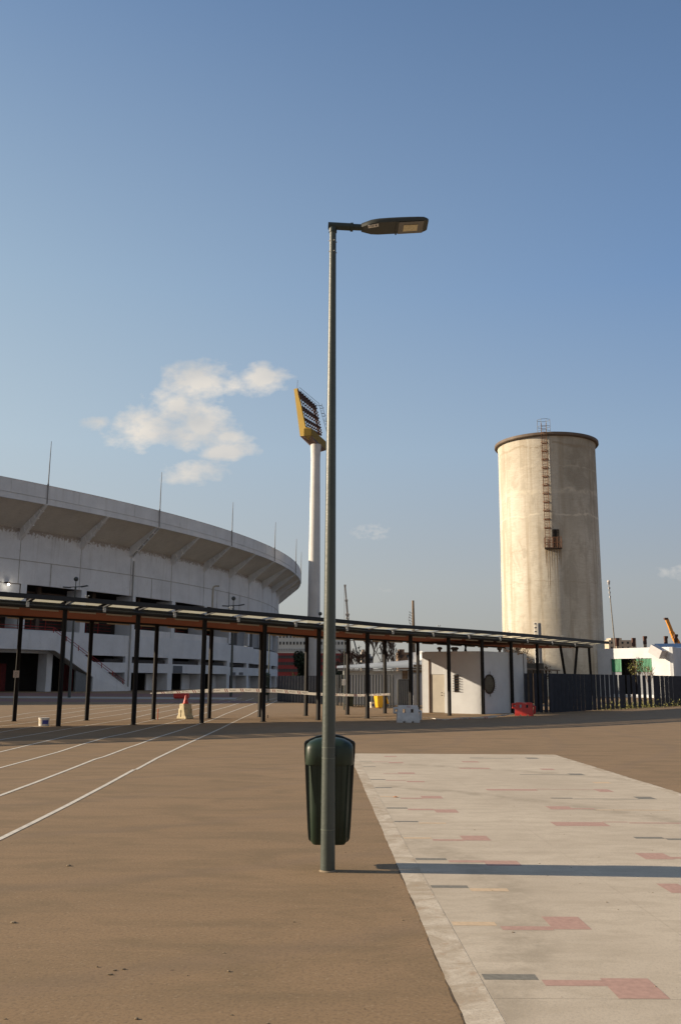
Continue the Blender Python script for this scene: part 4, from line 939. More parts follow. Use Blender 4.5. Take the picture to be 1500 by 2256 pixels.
for k in range(nseg):
    a0, a1 = 2 * math.pi * k / nseg, 2 * math.pi * (k + 1) / nseg; b.bar(rp(a0, Rr, .02), rp(a1, Rr, .02), .05, .04)
b.build('frame', rustdark, rw)
b = MB()
for k in range(-4, 5):
    hh = math.sqrt(max(.02, 1 - (k / 4.6) ** 2)) * Rr + .10; q = rc + Vector((0, 0, k * .1)) + nn * .06; b.bar(q - dBC * hh, q + dBC * hh, .015, .015)
for a in (math.pi / 2, -math.pi / 2): b.bar(rp(a, Rr - .1, .05), rp(a, Rr + .16, .07), .02, .02)
b.build('window_bars', rustdark, rw)
b = MB(); q = back[0] * .4 + A * .6
for px, dx in ((968, 0), (998, 0), (1004, 0), (1100, 0), (1140, 0)):
    s_ = at(px, 1428, 47.2); b = MB(); b.box((s_.x, s_.y, HB + .04), (.12, .12, .3)); b.ball((s_.x, s_.y, HB + .2), .12, 8, 5, (1.2, 1.2, .7)); b.build('roof_vent', mat('tin_vent', (.33, .25, .19), .7, var=.2), bt)

# ------------------------------------------------------------ fences
def blades(b, a, c, px_, f0, f1, thick, h, z0=.03):
    """upright fins: px_ is the spacing across the line of sight in mm per metre of distance, f the share a fin covers"""
    d = c - a; L_ = d.length; d.normalize(); fb = math.atan2(d.x, d.y); s_ = 0
    while s_ <= L_:
        p = a + d * s_; va = math.atan2(p.x, p.y); dist = math.hypot(p.x, p.y); pp = px_ * dist; k = abs(math.sin(fb - va)); f = f0 + (f1 - f0) * s_ / L_
        depth = max(.16, pp * f * 1.12); th = math.asin(min(.97, pp * f / depth))
        b.box((p.x, p.y, z0 + h / 2), (thick, depth, h), rz=-(va + th)); s_ += pp / k
def fence(name, label, segs, mt=None):
    t_ = thing(name, label, 'fence', segs[0][0], 'slatted steel fences'); b = MB()
    for (a, c, px_, f0, f1, h) in segs: blades(b, a, c, px_, f0, f1, .022, h)
    b.build('slats', mt or fencem, t_)
    b = MB()
    for (a, c, px_, f0, f1, h) in segs:
        off = Vector((0, .16, .12)); b.bar(a + off, c + off, .03, .04)
    b.build('rail', mt or fencem, t_)
    return t_
FP = [gp(1160, 1571), gp(1216, 1571.5), gp(1300, 1566.2), gp(1375, 1562), gp(1452, 1558.2), gp(1500, 1555), Vector((26.5, 66, 0))]
FH = 1.93
fr_ = fence('slatted_fence', 'dark slate fence of upright steel slats right of the gatehouse',
      [(FP[0] + Vector((.1, .5, 0)), FP[1] + Vector((0, .1, 0)), .0050, .55, .70, FH), (FP[1], FP[2], .0040, .95, .92, FH), (FP[2], FP[3], .0045, .88, .68, FH), (FP[3], FP[4], .0052, .62, .60, FH), (FP[4], FP[5], .0040, .90, 1.0, FH), (FP[5], FP[6], .0035, 1.0, 1.0, FH)])
LP = [gp(614, 1546.5), gp(716, 1552.8), gp(745, 1555.5), gp(872, 1560), gp(915, 1560.5)]
fence('slatted_fence', 'dark fence of closed upright slats between the stadium and the street lamp', [(LP[0], LP[1], .0031, .93, .93, 1.8)])
fence('slatted_fence', 'open fence of pale edged upright slats in front of the corrugated roof shed',
      [(LP[1], LP[2], .0031, .6, .55, 1.85), (LP[2], LP[3], .0031, .5, .45, 1.85)], mt=mat('slat_grey_brown', (.10, .10, .095), .5, var=.12))
gt = thing('pedestrian_gate', 'dark slatted gate leaf standing open beside the white gatehouse', 'gate', LP[3])
b = MB(); ga = gp(878, 1561); gb = gp(905, 1561)
for i in range(7): p = ga.lerp(gb, i / 6); b.box((p.x, p.y, .85), (.09, .03, 1.5))
b.bar(ga + Vector((0, 0, .15)), gb + Vector((0, 0, .15)), .05, .05); b.bar(ga + Vector((0, 0, 1.6)), gb + Vector((0, 0, 1.6)), .05, .05); b.build('leaf', steel_dark, gt)
for px, h in ((876, 1.62), (905, 1.95), (913, 1.95)):
    p = gp(px, 1561); b = MB(); b.box((p.x, p.y - .05, h / 2), (.05, .05, h)); b.build('gate_post', fencel, gt)

# ------------------------------------------------------------ shed with corrugated roof
sh = thing('shed', 'low white shed with corrugated metal roof behind the open slatted fence', 'shed', (3, 60, 0))
YS = 59.5
xl, xr = at(757, 1480, YS).x, at(936, 1480, YS).x
zE = at(760, 1474, YS).z; zE2 = at(930, 1466, YS).z
b = MB(); b.box(((xl + xr) / 2 + .6, YS + 2.5, 1.08), (xr - xl + 1.2, 5, 2.16)); b.build('wall', mat_wall('shed_paint', (.60, .62, .62), .2, stain=(.42, .40, .36), grime=.2, sc=2), sh)
b = MB(); nco = 232; YR = YS - .5; zr0 = 2.42
pts0 = []
for i in range(nco + 1):
    f = i / nco; x = xl - .45 + (xr - xl + 2.0) * f; wv_ = .011 * math.cos(i * math.pi * .5 * 1.0)
    pts0.append((x, wv_))
vs = []
for (x, wv_) in pts0: vs += [(x, YR, zr0 - .12 + wv_ + .015 * (x - xl)), (x, YS + 5, zr0 + .14 + wv_ + .085 * (x - xl))]
b.add(vs, [(2 * i, 2 * i + 2, 2 * i + 3, 2 * i + 1) for i in range(nco)]); rfo = b.build('roof', corr, sh, smooth=True)
sm = rfo.modifiers.new('thick', 'SOLIDIFY'); sm.thickness = .012
b = MB(); b.bar((xl - .4, YR + .12, 2.19), (xr + 1, YR + .12, 2.27), .08, .08); b.build('gutter', galv, sh)
b = MB(); b.box((at(862, 1500, YS - .12).x, YS - .08, 1.2), (.08, .08, 2.2)); b.build('downpipe', galv, sh)
b = MB(); p = at(892, 1487, YS - .08); b.box((p.x, YS - .03, p.z), (.36, .05, .5)); b.build('board', woodm, sh)
b = MB(); p = at(922, 1471, YS - .3); b.box((p.x + .3, YS - .3, p.z - .05), (1.3, .04, .5)); b.build('gable_board', woodm, sh)
b = MB(); p = at(922, 1530, YS - .3); b.box((p.x + .1, YS - .2, 1.0), (.9, .3, 2.0)); b.build('side_wall', mat('lavender_paint', (.40, .42, .47), .7), sh)
for i, (px, py, r_, lb_) in enumerate(((912, 1450, .42, 'round pale satellite dish seen edge up on the shed roof'), (925, 1445, .36, 'tilted grey satellite dish behind the shed roof next to the gatehouse'))):
    c = at(px, py, YS + 3.5 + i); dsh = thing('satellite_dish', lb_, 'satellite dish', c, 'satellite dishes')
    b = MB(); axis = Vector((-.25 if i == 0 else -.9, -.9 if i == 0 else -.6, .25)).normalized(); x_ = axis.cross(Vector((0, 0, 1))).normalized(); y_ = x_.cross(axis)
    rings = [(0, -.10), (.35, -.088), (.7, -.05), (1.0, 0)]; vs = []
    for (f, o_) in rings:
        for k in range(20): a = 2 * math.pi * k / 20; vs.append(c + (x_ * math.cos(a) + y_ * math.sin(a)) * r_ * f + axis * o_)
    b.add(vs, [(i_ * 20 + k, i_ * 20 + (k + 1) % 20, (i_ + 1) * 20 + (k + 1) % 20, (i_ + 1) * 20 + k) for i_ in range(3) for k in range(20)]); b.build('reflector', mat('dish_grey', (.52, .53, .55), .5), dsh, smooth=True)
    b = MB(); b.tube([c - axis * .1, c - axis * .2 + Vector((0, 0, -.2)), Vector((c.x, c.y, c.z - .9))], .03, 6); b.tube([c - y_ * r_ * .9, c + axis * .35], .012, 5); b.build('mount', galv, dsh)

# ------------------------------------------------------------ silo
SX, SY, SR, SH = 23.25, 100.0, 5.36, 27.55
so = thing('silo', 'tall stained cylindrical concrete silo with rusty caged ladder', 'silo', (SX, SY, 0))
b = MB(); b.lathe((SX, SY), [(SR + .04, 0), (SR + .04, 6), (SR + .02, 14), (SR, 20), (SR, SH - .5), (SR + .06, SH - .1), (SR + .06, SH)], 96); b.build('shell', siloM, so, smooth=True, origin=(SX, SY, 0))
b = MB(); b.lathe((SX, SY), [(SR, SH - .02), (SR + .34, SH + .02), (SR + .40, SH + .10), (SR + .38, SH + .36), (SR + .2, SH + .42), (0, SH + .9)], 96); b.build('cap', mat('cap_brown_metal', (.13, .095, .07), .7, var=.3, vscale=1), so, smooth=True)
# angular position of the ladder
ld = at(1200, 1000, SY - SR); la = math.atan2(ld.y - SY, ld.x - SX); la = math.atan2(-1, -.06)
def sq(a, r, z): return Vector((SX + r * math.cos(a), SY + r * math.sin(a), z))
lx = at(1200, 1000, SY - SR).x
la = math.atan2(-math.sqrt(SR ** 2 - (lx - SX) ** 2), lx - SX)
ca_ = Vector((math.cos(la), math.sin(la), 0)); ta_ = Vector((-math.sin(la), math.cos(la), 0))
zP = at(1215, 1207, SY - SR - .5).z
def LPp(t_, r_, z): return Vector((SX, SY, 0)) + ca_ * (SR + r_) + ta_ * t_ + Vector((0, 0, z))
b = MB()
for t_ in (-.24, .24): b.tube([LPp(t_, .16, zP + .2), LPp(t_, .16, SH + 1.4)], .03, 6)
z = zP + .4
while z < SH + 1.2: b.tube([LPp(-.24, .16, z), LPp(.24, .16, z)], .018, 5); z += .3
b.build('ladder', rust, so)
b = MB(); z = zP + 2.2; 
while z < SH + .4:
    pts = [LPp(-.24, .16, z)] + [LPp(.36 * math.sin(a), .16 + .36 - .36 * math.cos(a) * -1 - .36 + .0, z) for a in ()]
    pts = [LPp(.36 * math.cos(math.pi * k / 8) * -1, .16 + .62 * math.sin(math.pi * k / 8), z) for k in range(9)]
    b.tube(pts, .03, 5); b.bar(LPp(-.3, .02, z), LPp(.3, .02, z), .05, .12)
    z += .93
for k in (2, 4, 6): b.tube([LPp(-.36 * math.cos(math.pi * k / 8), .16 + .62 * math.sin(math.pi * k / 8), zP + 2.2), LPp(-.36 * math.cos(math.pi * k / 8), .16 + .62 * math.sin(math.pi * k / 8), SH + .4)], .014, 4)
b.build('ladder_cage', rust, so)
b = MB()
for z in (SH + .5, SH + 1.0, SH + 1.75):
    pts = [LPp(.72 * math.cos(a), .1 + .6 * math.sin(a), z) for a in [2 * math.pi * k / 8 + .39 for k in range(9)]]; b.tube(pts, .022, 5)
for k in range(8): a = 2 * math.pi * k / 8 + .39; b.tube([LPp(.72 * math.cos(a), .1 + .6 * math.sin(a), SH + .3), LPp(.72 * math.cos(a), .1 + .6 * math.sin(a), SH + 1.75)], .018, 4)
b.build('guard_rail', mat('grey_rail', (.10, .11, .13), .5), so)
b = MB(); b.tube([LPp(.5, .06, SH), LPp(.5, .06, SH - 5.0)], .035, 6); b.build('conduit', mat('pale_conduit', (.5, .5, .48), .5), so)
b = MB(); tD = .85
b.box(LPp(.55, .38, zP), (.8, 1.75, .12), rz=la); b.build('platform', rustdark, so)
b = MB()
for t_, r_ in ((-.32, .1), (-.32, .78), (.1, .78), (.55, .78), (1.0, .78), (1.42, .78), (1.42, .1)): b.tube([LPp(t_, r_, zP), LPp(t_, r_, zP + 1.1)], .028, 5)
for z in (.55, 1.1): b.tube([LPp(-.32, .05, zP + z), LPp(-.32, .78, zP + z), LPp(1.42, .78, zP + z), LPp(1.42, .05, zP + z)], .028, 5)
for k in range(14): t_ = -.32 + 1.74 * k / 13; b.tube([LPp(t_, .78, zP), LPp(t_, .78, zP + 1.1)], .012, 4)
b.build('platform_railing', rust, so)
b = MB(); b.box(LPp(.85, -.02, zP + 1.05), (.12, .70, 2.0), rz=la); b.build('door', mat('dark_doorway', (.02, .015, .012), .9, var=.2), so)
b = MB(); 
for t_, l_, wd in ((-.1, 4.5, .05), (.35, 2.6, .05), (.9, 5.2, .05), (1.3, 2.2, .04), (.1, 7.5, .045), (1.15, 1.8, .06), (.6, 3.4, .035), (-.25, 2.0, .05)):
    n_ = 6
    for i in range(n_):
        z0_, z1_ = zP - .1 - l_ * i / n_, zP - .1 - l_ * (i + 1) / n_; w0, w1_ = wd * (1 - i / n_), wd * (1 - (i + 1) / n_)
        off = lambda t2: math.sqrt(max(0, (SR + .012) ** 2 - t2 ** 2)) - SR
        b.quad(LPp(t_ - w0, off(t_ - w0) + .014, z0_), LPp(t_ + w0, off(t_ + w0) + .014, z0_), LPp(t_ + w1_, off(t_ + w1_) + .016, z1_), LPp(t_ - w1_, off(t_ - w1_) + .016, z1_))
b.build('rust_streaks', mat('rust_run', (.40, .30, .19), .9, var=.25, vscale=2), so)

# ------------------------------------------------------------ floodlight tower
TY = 152.0
ft = thing('floodlight_tower', 'tall white floodlight tower with ochre and rusty lamp frame', 'floodlight tower', (at(690, 1400, TY).x, TY, 0))
c0 = at(694, 980, TY); cb = at(689.5, 1400, TY)
b = MB(); tx = c0.x
prof = [(1.08, 0), (1.06, 8), (1.0, 18), (.92, 26), (.86, 32), (.80, 37), (.79, 38.8), (.86, 40.3), (.92, 41.4)]
b.lathe((cb.x + .1, TY), prof, 32); b.build('shaft', towerwhite, ft, smooth=True)
F = lambda px, py, dy=0: at(px, py, TY + dy)
# lamp frame: gable plate on the left, long box along depth, lattice behind
back = Vector((5.2, 8.0, 0))     # the bank runs away from the camera
k1 = F(661, 961, -1.0); k2 = F(685, 959, -4.2); k3 = F(685.5, 943, -4.2); k4 = F(673, 942, -2.8); k5 = F(655, 855, -2.0); k6 = F(647.5, 857, -1.0)
b = MB(); b.prism([k1, k2, k3, k4, k5, k6], (.18, .28, 0)); b.build('side_plate', ochre, ft)
e1 = F(718.5, 992, 5.5); e2 = F(718.5, 973, 5.5)
b = MB(); b.add([k2, k3, e2, e1, k2 + Vector((-1.2, .2, 0)), k3 + Vector((-1.2, .2, 0)), e2 + Vector((-1.2, 1.4, 0)), e1 + Vector((-1.2, 1.4, 0))], [(0, 1, 2, 3), (4, 5, 6, 7), (0, 3, 7, 4), (1, 2, 6, 5), (3, 2, 6, 7), (0, 1, 5, 4)]); b.build('walkway_box', ochre, ft)
ct = Vector((cb.x + .1, TY, 41.3)); 
b = MB(); top = [k1, k2, e1, e1 + Vector((-1.6, 1.6, 0))]; nb = 12; ring = [ct + Vector((.9 * math.cos(2 * math.pi * k / nb), .9 * math.sin(2 * math.pi * k / nb), 0)) for k in range(nb)]
b.add([k1, k2, e1, e1 + Vector((-1.8, 1.2, 0)), ct + Vector((-.9, -.3, 0)), ct + Vector((.2, -.9, 0)), ct + Vector((.9, .2, 0)), ct + Vector((-.2, .9, 0))], [(0, 1, 5, 4), (1, 2, 6, 5), (2, 3, 7, 6), (3, 0, 4, 7), (0, 1, 2, 3), (4, 5, 6, 7)]); b.build('support_hopper', dkbrown, ft)
# leaning lattice frame of the lamp bank between left plate and right end
tl, bl_ = F(656, 858, -2.2), F(674, 944, -2.2); tr, br = F(695, 893, 5.0), F(708.5, 960, 5.0)
def gl(u_, v_): return (tl.lerp(tr, u_)).lerp(bl_.lerp(br, u_), v_)
nrm = (tr - tl).cross(bl_ - tl).normalized()
b = MB(); 
def panel(b, u0, u1, v0, v1, th=.12):
    q = [gl(u0, v0), gl(u1, v0), gl(u1, v1), gl(u0, v1)]; b.prism(q, nrm * th)
panel(b, 0, 1, 0, .21); panel(b, 0, 1, .40, .52); panel(b, 0, 1, .70, .78); panel(b, .0, 1, .93, 1)
b.build('lamp_rack', dkbrown, ft)
b = MB()
for u_ in [i / 8 for i in range(9)]: b.bar(gl(u_, 0), gl(u_, 1), .10, .12)
for v_ in (.30, .6, .86): b.bar(gl(0, v_), gl(1, v_), .06, .08)
b.bar(gl(.86, .2), gl(.86, 1), .5, .3); b.build('lattice', rust, ft)
b = MB()
rr = random.Random(5)
for v_ in (.06, .14, .27, .36, .46, .58, .66, .76, .84, .92):
    for i in range(8):
        p = gl((i + .5) / 8, v_) - nrm * .25; b = MB(); b.ball(p, .17, 8, 5, (1, 1, .8)); b.build('floodlight', mat('floodlight_can', (.09, .05, .04), .7, var=.5, vscale=2, spec=.2), ft, smooth=True)
b = MB(); 
for o_ in (.0, .5):
    q0_, q1_ = gl(0, 0) + Vector((.3 + o_ * .2, 0, .35 - o_)), gl(1, 0) + Vector((.6, 0, .35 - o_)); b.tube([q0_, q1_], .035, 5)
hr0 = gl(1, 0) + Vector((.6, 0, 0)); hr1 = gl(1, 1) + Vector((1.1, 0, 0))
for o_ in (0, .5): b.tube([hr0 + Vector((o_, 0, .3)), hr1 + Vector((o_, 0, 0))], .03, 5)
for k in range(12): p = hr0.lerp(hr1, k / 11); b.tube([p, p + Vector((.5, 0, 0))], .025, 4)
for k in range(5): p = hr0.lerp(hr1, k / 4); b.tube([p, p + Vector((.5, 0, -.1)), p + Vector((.9, 0, -.5)), p + Vector((.3, 0, -.6))], .035, 4)
b.build('service_ladder', mat('thin_dark_steel', (.07, .06, .06), .6), ft)
b = MB(); b.tube([k5, k5 + Vector((.05, 0, 1.4))], .03, 5); b.build('lightning_rod', rustdark, ft)

# ------------------------------------------------------------ far street lamps
def double_lamp(px, pbase, ptop, label, Ydist=None):
    p = gp(px, pbase) if Ydist is None else Vector((at(px, 1500, Ydist).x, Ydist, 0)); zt_ = at(px + 0, ptop, p.y).z
    t_ = thing('double_street_lamp', label, 'street lamp', p, 'double headed street lamps on the forecourt')
    b = MB(); b.tube([p, p + Vector((0, 0, zt_ - .8))], [.13, .07], 10); b.build('pole', pole_far, t_, smooth=True)
    b = MB(); b.tube([p + Vector((0, 0, zt_ - .8)), p + Vector((0, 0, zt_ - .2))], .035, 6); b.tube([p + Vector((-.5, 0, zt_ - .78)), p + Vector((.5, 0, zt_ - .74))], .04, 6); b.build('arm', pole_far, t_)
    b = MB(); b.ball(p + Vector((0, 0, zt_ - .1)), .2, 10, 7, (1, 1, 1)); b.build('camera_dome', pole_far, t_, smooth=True)
    for sx, dz, tlt in ((-1, -.80, .05), (1, -.70, .18)):
        b = MB(); m_ = Matrix.Rotation(-tlt * sx, 3, 'Y'); b.box(p + Vector((sx * .72, 0, zt_ + dz)), (.62, .34, .09), m=m_); b.build('lamp_head', pole_far, t_, bevel=.03)
    return t_
double_lamp(153, 1537, 1273, 'double headed lamp post before the dark upper openings of the stadium')
double_lamp(509, 1535, 1316, 'double headed lamp post in front of the curved right end of the stadium')
double_lamp(704, 0, 1350, 'double headed lamp post partly hidden between floodlight tower and street lamp', 95)
def single(px, pb, label, Ydist=None, grp='street lamps', s=1.0, dirx=1, dy=.0):
    p = gp(px, pb) if Ydist is None else Vector((at(px, 1500, Ydist).x, Ydist, 0))
    c = copy_tree(lamp); c.location = p; c.scale = (s, s, s); tag(c, label, 'street lamp', grp)
    return c
# the copies use the prototype's parts, so its parent matrices carry over
single(38, 1545, 'slim street lamp at the far left before the stadium gate')
b2 = single(591, 1546, 'slim street lamp with a litter bin before the right end of the stadium')
b3 = single(758, 1564.5, 'slim street lamp with a white notice in front of the open slatted fence', s=.62)
c = copy_tree(binb); c.location = gp(588, 1546) + Vector((-.02, -.25, .5)); c.scale = (1.1, 1.1, 1.7); tag(c, 'far litter bin on a slim lamp before the right end of the stadium', 'litter bin', 'litter bins')
q = gp(758, 1564.5); q2 = at(757.5, 1503, q.y - .1)
b = MB(); b.box(q2, (.17, .02, .32)); s_ = b.build('notice', mat('white_notice', (.80, .80, .76), .6, var=.03), bevel=.03, origin=q2); tag(s_, 'white notice plate on the slim lamp before the open slatted fence', 'sign')
# goose neck vent pipe
p = Vector((at(463, 1500, 90).x, 90, 0)); zt_ = at(470, 1291, 90).z
b = MB(); b.tube([p, p + Vector((.0, 0, zt_ - .3)), p + Vector((.08, 0, zt_ - .08)), p + Vector((.25, 0, zt_)), p + Vector((.62, 0, zt_))], .09, 8); tag(b.build('vent_pipe', mat('beige_pipe', (.34, .31, .25), .7), origin=p, smooth=True), 'beige goose necked pipe standing in front of the stadium wall', 'pipe')

# ------------------------------------------------------------ white building on the right
WA = Vector((26.75, 96.2, 0)); cornerp = at(1484, 1500, 88.8); WB = Vector((cornerp.x, 88.8, 0)); WC = WB + Vector((5.5, 9.5, 0)); HWb = 4.9
wb = thing('workshop', 'white flat roofed workshop with green shutters beside the silo', 'building', WB)
dW = (WB - WA).normalized(); nW = Vector((dW.y, -dW.x, 0)); LW = (WB - WA).length
nW = -nW if nW.y > 0 else nW
def sW(px): return son(px, WA, dW)
g0, g1 = sW(1347), sW(1438)
zg = [at(1347, 1451, (WA + dW * g0).y).z, 0]
def zW(px, py): p = WA + dW * sW(px); return at(px, py, p.y).z
zt_, zb_ = zW(1390, 1451), 0.3
b = MB()
wallbox(b, WA, dW, nW, 0, g0, 0, HWb, 0, .3); wallbox(b, WA, dW, nW, g1, LW, 0, HWb, 0, .3); wallbox(b, WA, dW, nW, g0, g1, zt_, HWb, 0, .3); wallbox(b, WA, dW, nW, g0, g1, 0, zb_, 0, .3)
for a_, c_ in ((WB, WC), (WC, WA + Vector((5, 8, 0))), (WA + Vector((5, 8, 0)), WA)):
    d_ = (c_ - a_).normalized(); n_ = Vector((d_.y, -d_.x, 0)); wallbox(b, a_, d_, n_, .02, (c_ - a_).length - .02, 0, HWb, -.0, .3)
b.build('wall', boothm, wb)
b = MB(); b.prism([p + Vector((0, 0, HWb - .5)) for p in (WA + Vector((.5, .5, 0)), WB + Vector((0, .5, 0)), WC, WA + Vector((5, 7.5, 0)))], (0, 0, .15)); b.build('roof', MATS['flat_roof_felt'], wb)
green = mat('green_shutter_paint', (.02, .20, .10), .5, var=.2, vscale=2)
def shutter(px0, px1, py1, name='shutter'):
    s0, s1 = sW(px0), sW(px1); z0 = zW((px0 + px1) / 2, py1); b = MB(); n_ = int((s1 - s0) / .16)
    wallbox(b, WA, dW, nW, s0, s1, z0, zt_ - .02, .10, .14)
    for i in range(n_): wallbox(b, WA, dW, nW, s0 + i * .16, s0 + i * .16 + .08, z0, zt_ - .03, .07, .10)
    b.build(name, green, wb)
shutter(1349, 1369, 1480); shutter(1403, 1436, 1480)
b = MB(); wallbox(b, WA, dW, nW, sW(1349), sW(1369), zb_, zW(1360, 1481), .08, .12); wallbox(b, WA, dW, nW, sW(1403), sW(1437), zb_, zW(1420, 1481), .08, .12); b.build('lower_sheet', mat('grey_sheet', (.16, .18, .21), .6, var=.15), wb)
b = MB(); wallbox(b, WA, dW, nW, g0 + .02, g1 - .02, zb_, zt_, 2.2, 2.3); b.build('interior', stdark, wb)
b = MB(); 
for (px, py, dd) in ((1397, 1457, .9), (1389, 1467, 1.3)):
    s0 = sW(px); wallbox(b, WA, dW, nW, s0 - .30, s0 + .25, zW(px, py) - .03, zW(px, py) + .04, dd, dd + .08)
b.build('tube_lamp', mat('lit_tube', (.8, .8, .75), .5, var=0, emit=(1, .97, .85), es=.8), wb)
sd0 = sW(1460); pc = WA + dW * sd0 + nW * .5 + Vector((0, 0, zW(1460, 1436)))
b = MB(); m_ = Matrix.Rotation(math.atan2(dW.y, dW.x), 3, 'Z') @ Matrix.Rotation(R(28), 3, 'Y'); b.box(pc, (1.35, 1.0, .85), m=m_); b.build('tilted_duct', mat('duct_grey', (.45, .45, .47), .6, var=.08), wb)
b = MB(); m2 = WA + dW * sW(1442) + nW * .02; b.prism([m2 + Vector((0, 0, HWb + .02)), m2 + dW * .5 + Vector((0, 0, HWb + .02)), m2 + dW * .25 + Vector((0, 0, HWb - .55))], nW * .03); b.build('broken_corner', stdark, wb)
q0_ = at(1447, 1424, 94); q1_ = at(1462, 1416.5, 97)
bs = thing('metal_roof_sheet', 'blue metal roof edge behind the workshop at the right edge', 'roof', q0_)
b = MB(); b.add([Vector((q0_.x, 94, 4.9)), Vector((q0_.x + 9, 91, 5.0)), Vector((q0_.x + 10, 96, 5.55)), Vector((q0_.x + 1.1, 98, 5.5))], [(0, 1, 2, 3)]); o = b.build('sheet', mat('blue_sheet', (.14, .22, .36), .45, var=.15), bs); o.modifiers.new('t', 'SOLIDIFY').thickness = .06
b = MB(); 
for x_, y_ in ((q0_.x + .8, 94.6), (q0_.x + 8.6, 92)): b.box((x_, y_, 2.4), (.15, .15, 4.9))
b.build('post', rustdark, bs)
brick = mat('rusty_brick', (.11, .055, .04), .9, var=.5, vscale=6)
for i, (px, py, wd, lb_) in enumerate(((1358, 1406, 7, 'rust topped chimney stub directly beside the thin antenna mast'), (1394, 1406, 7, 'rust topped chimney stub above the dark shutter opening'), (1419, 1402, 7, 'rust topped chimney stub standing alone above the green shutter'), (1465, 1402, 7, 'rust topped chimney stub above the tilted duct and blue sheet'), (1487, 1398, 7, 'rust topped chimney stub in front of the orange crane boom'))):
    Yc = 118; p = at(px, py, Yc); h = wd / 2050 * Yc; c = thing('chimney_stub', lb_, 'chimney', (p.x, Yc, 0), 'rusty chimney stubs behind the workshop'); zz_ = p.z
    b = MB(); b.box((p.x, Yc, (zz_ - 1.0) / 2), (h * .8, h * .8, zz_ - 1.0)); b.build('shaft', mat('pale_stub', (.38, .30, .22), .9, var=.3, vscale=4), c)
    b = MB(); b.box((p.x, Yc, zz_ - .62), (h * .9, h * .9, .78)); b.box((p.x + .03, Yc, zz_ - .12), (h * 1.08, h * 1.08, .3)); b.build('rusty_top', brick, c)
p0_ = at(1354, 1428, 112); p1_ = at(1340, 1284, 112)
b = MB(); g0_ = Vector((p0_.x + (p0_.x - p1_.x) * p0_.z / (p1_.z - p0_.z), 112, 0)); b.tube([g0_, p0_, p1_], [.10, .085, .05], 7)
an = thing('antenna_mast', 'thin leaning antenna mast rising between silo and workshop', 'mast', g0_)
b.build('pole', mat('mast_grey', (.22, .20, .17), .7), an, smooth=True)
b = MB(); d_ = (p1_ - p0_).normalized()
for k in range(4): b.box(p1_ - d_ * (.1 + .55 * k) , (.24 - .03 * k, .2, .22))
b.ball(p1_ + d_ * .15, .2, 8, 5); b.build('antenna_head', mat('antenna_white', (.55, .52, .50), .6), an)

# ------------------------------------------------------------ small structures round the silo base
sd_ = thing('lean_to', 'small dark shed with sloping sheet roof at the foot of the silo', 'shed', (14, 66, 0))
q0_ = at(1150, 1461, 66); q1_ = at(1197, 1463, 66); 
b = MB(); b.box(((q0_.x + q1_.x) / 2, 67, q0_.z / 2), (q1_.x - q0_.x, 2, q0_.z)); b.build('wall', mat('dark_sheet_wall', (.07, .065, .055), .8, var=.3), sd_)
b = MB(); a_ = at(1150, 1473, 65); c_ = at(1230, 1477, 65); b.bar(a_, c_, .9, .08); b.build('roof', mat('dusty_sheet', (.20, .17, .14), .8, var=.2), sd_)
b = MB()
for px in (1175, 1190, 1203, 1227): p = at(px, 1490, 65); b.box((p.x, 65, p.z * .6), (.07, .07, 2.4))
b.build('post', rustdark, sd_)
for px, py0, label, w_ in ((1187, 1373, 'plain grey square post in front of the silo', .24),):
    Yp = 72; p = at(px, py0, Yp); b = MB(); b.box((p.x, Yp, p.z / 2), (w_, w_, p.z)); tag(b.build('square_post', mat('post_grey', (.26, .27, .28), .6), origin=(p.x, Yp, 0)), label, 'post')
Yp = 72; p = at(1178.5, 1371, Yp); lm = thing('lattice_mast', 'white rung lattice mast beside the grey square post before the silo', 'mast', (p.x, Yp, 0))
b = MB(); 
for dx in (-.09, .09): b.tube([(p.x + dx, Yp, 0), (p.x + dx, Yp, p.z)], .022, 5)
b.build('rail', mat('white_steel', (.75, .75, .75), .5), lm)
b = MB(); z = .3
while z < p.z: b.box((p.x, Yp, z), (.19, .05, .09)); z += .30
b.build('rung', mat('navy_rung', (.10, .11, .16), .5), lm)

# ------------------------------------------------------------ far buildings
ob = thing('office_block', 'pale office block with red lower bands seen under the canopy', 'building', (-10, 400, 0))
YO = 400; xl_, xr_ = at(585, 1440, YO).x, at(770, 1440, YO).x; zt_ = at(680, 1391, YO).z; zr = at(680, 1439, YO).z
b = MB(); b.box(((xl_ + xr_) / 2, YO + 10, (zt_ + zr) / 2), (xr_ - xl_, 20, zt_ - zr)); b.build('upper_wall', farwall, ob)
b = MB(); b.box(((xl_ + xr_) / 2, YO + 10, zr / 2), (xr_ - xl_ - .2, 19.8, zr)); b.build('red_wall', farred, ob)
proto = None
for row, (py, hpx) in enumerate(((1402, 6), (1417, 6.5), (1432.5, 6.5), (1447.5, 6), (1462, 6), (1477, 6))):
    n_ = 23 if row < 2 else 30
    for i in range(n_):
        px = 610 + i * 7.55 if row < 2 else 604 + i * 5.6
        if px > 768: continue
        c = at(px, py, YO - .05)
        if proto is None or row == 2 and i == 0 or row == 3 and i == 0:
            b = MB(); ww = .72 if row < 2 else .9; b.box((0, 0, 0), (ww, .2, 1.25)); proto = b.build('window', {0: glassdark, 2: mat('pale_strip_glass', (.30, .34, .36), .25, var=.4, vscale=.3), 3: mat('strip_glass', (.05, .06, .065), .2, var=.5, vscale=.3)}.get(row, glassdark), ob); wobj = proto  # strip windows of the third row get paler glass
        else:
            wobj = proto.copy(); col.objects.link(wobj)
        wobj.parent = ob; wobj.matrix_parent_inverse = PM(ob).inverted(); wobj.location = c
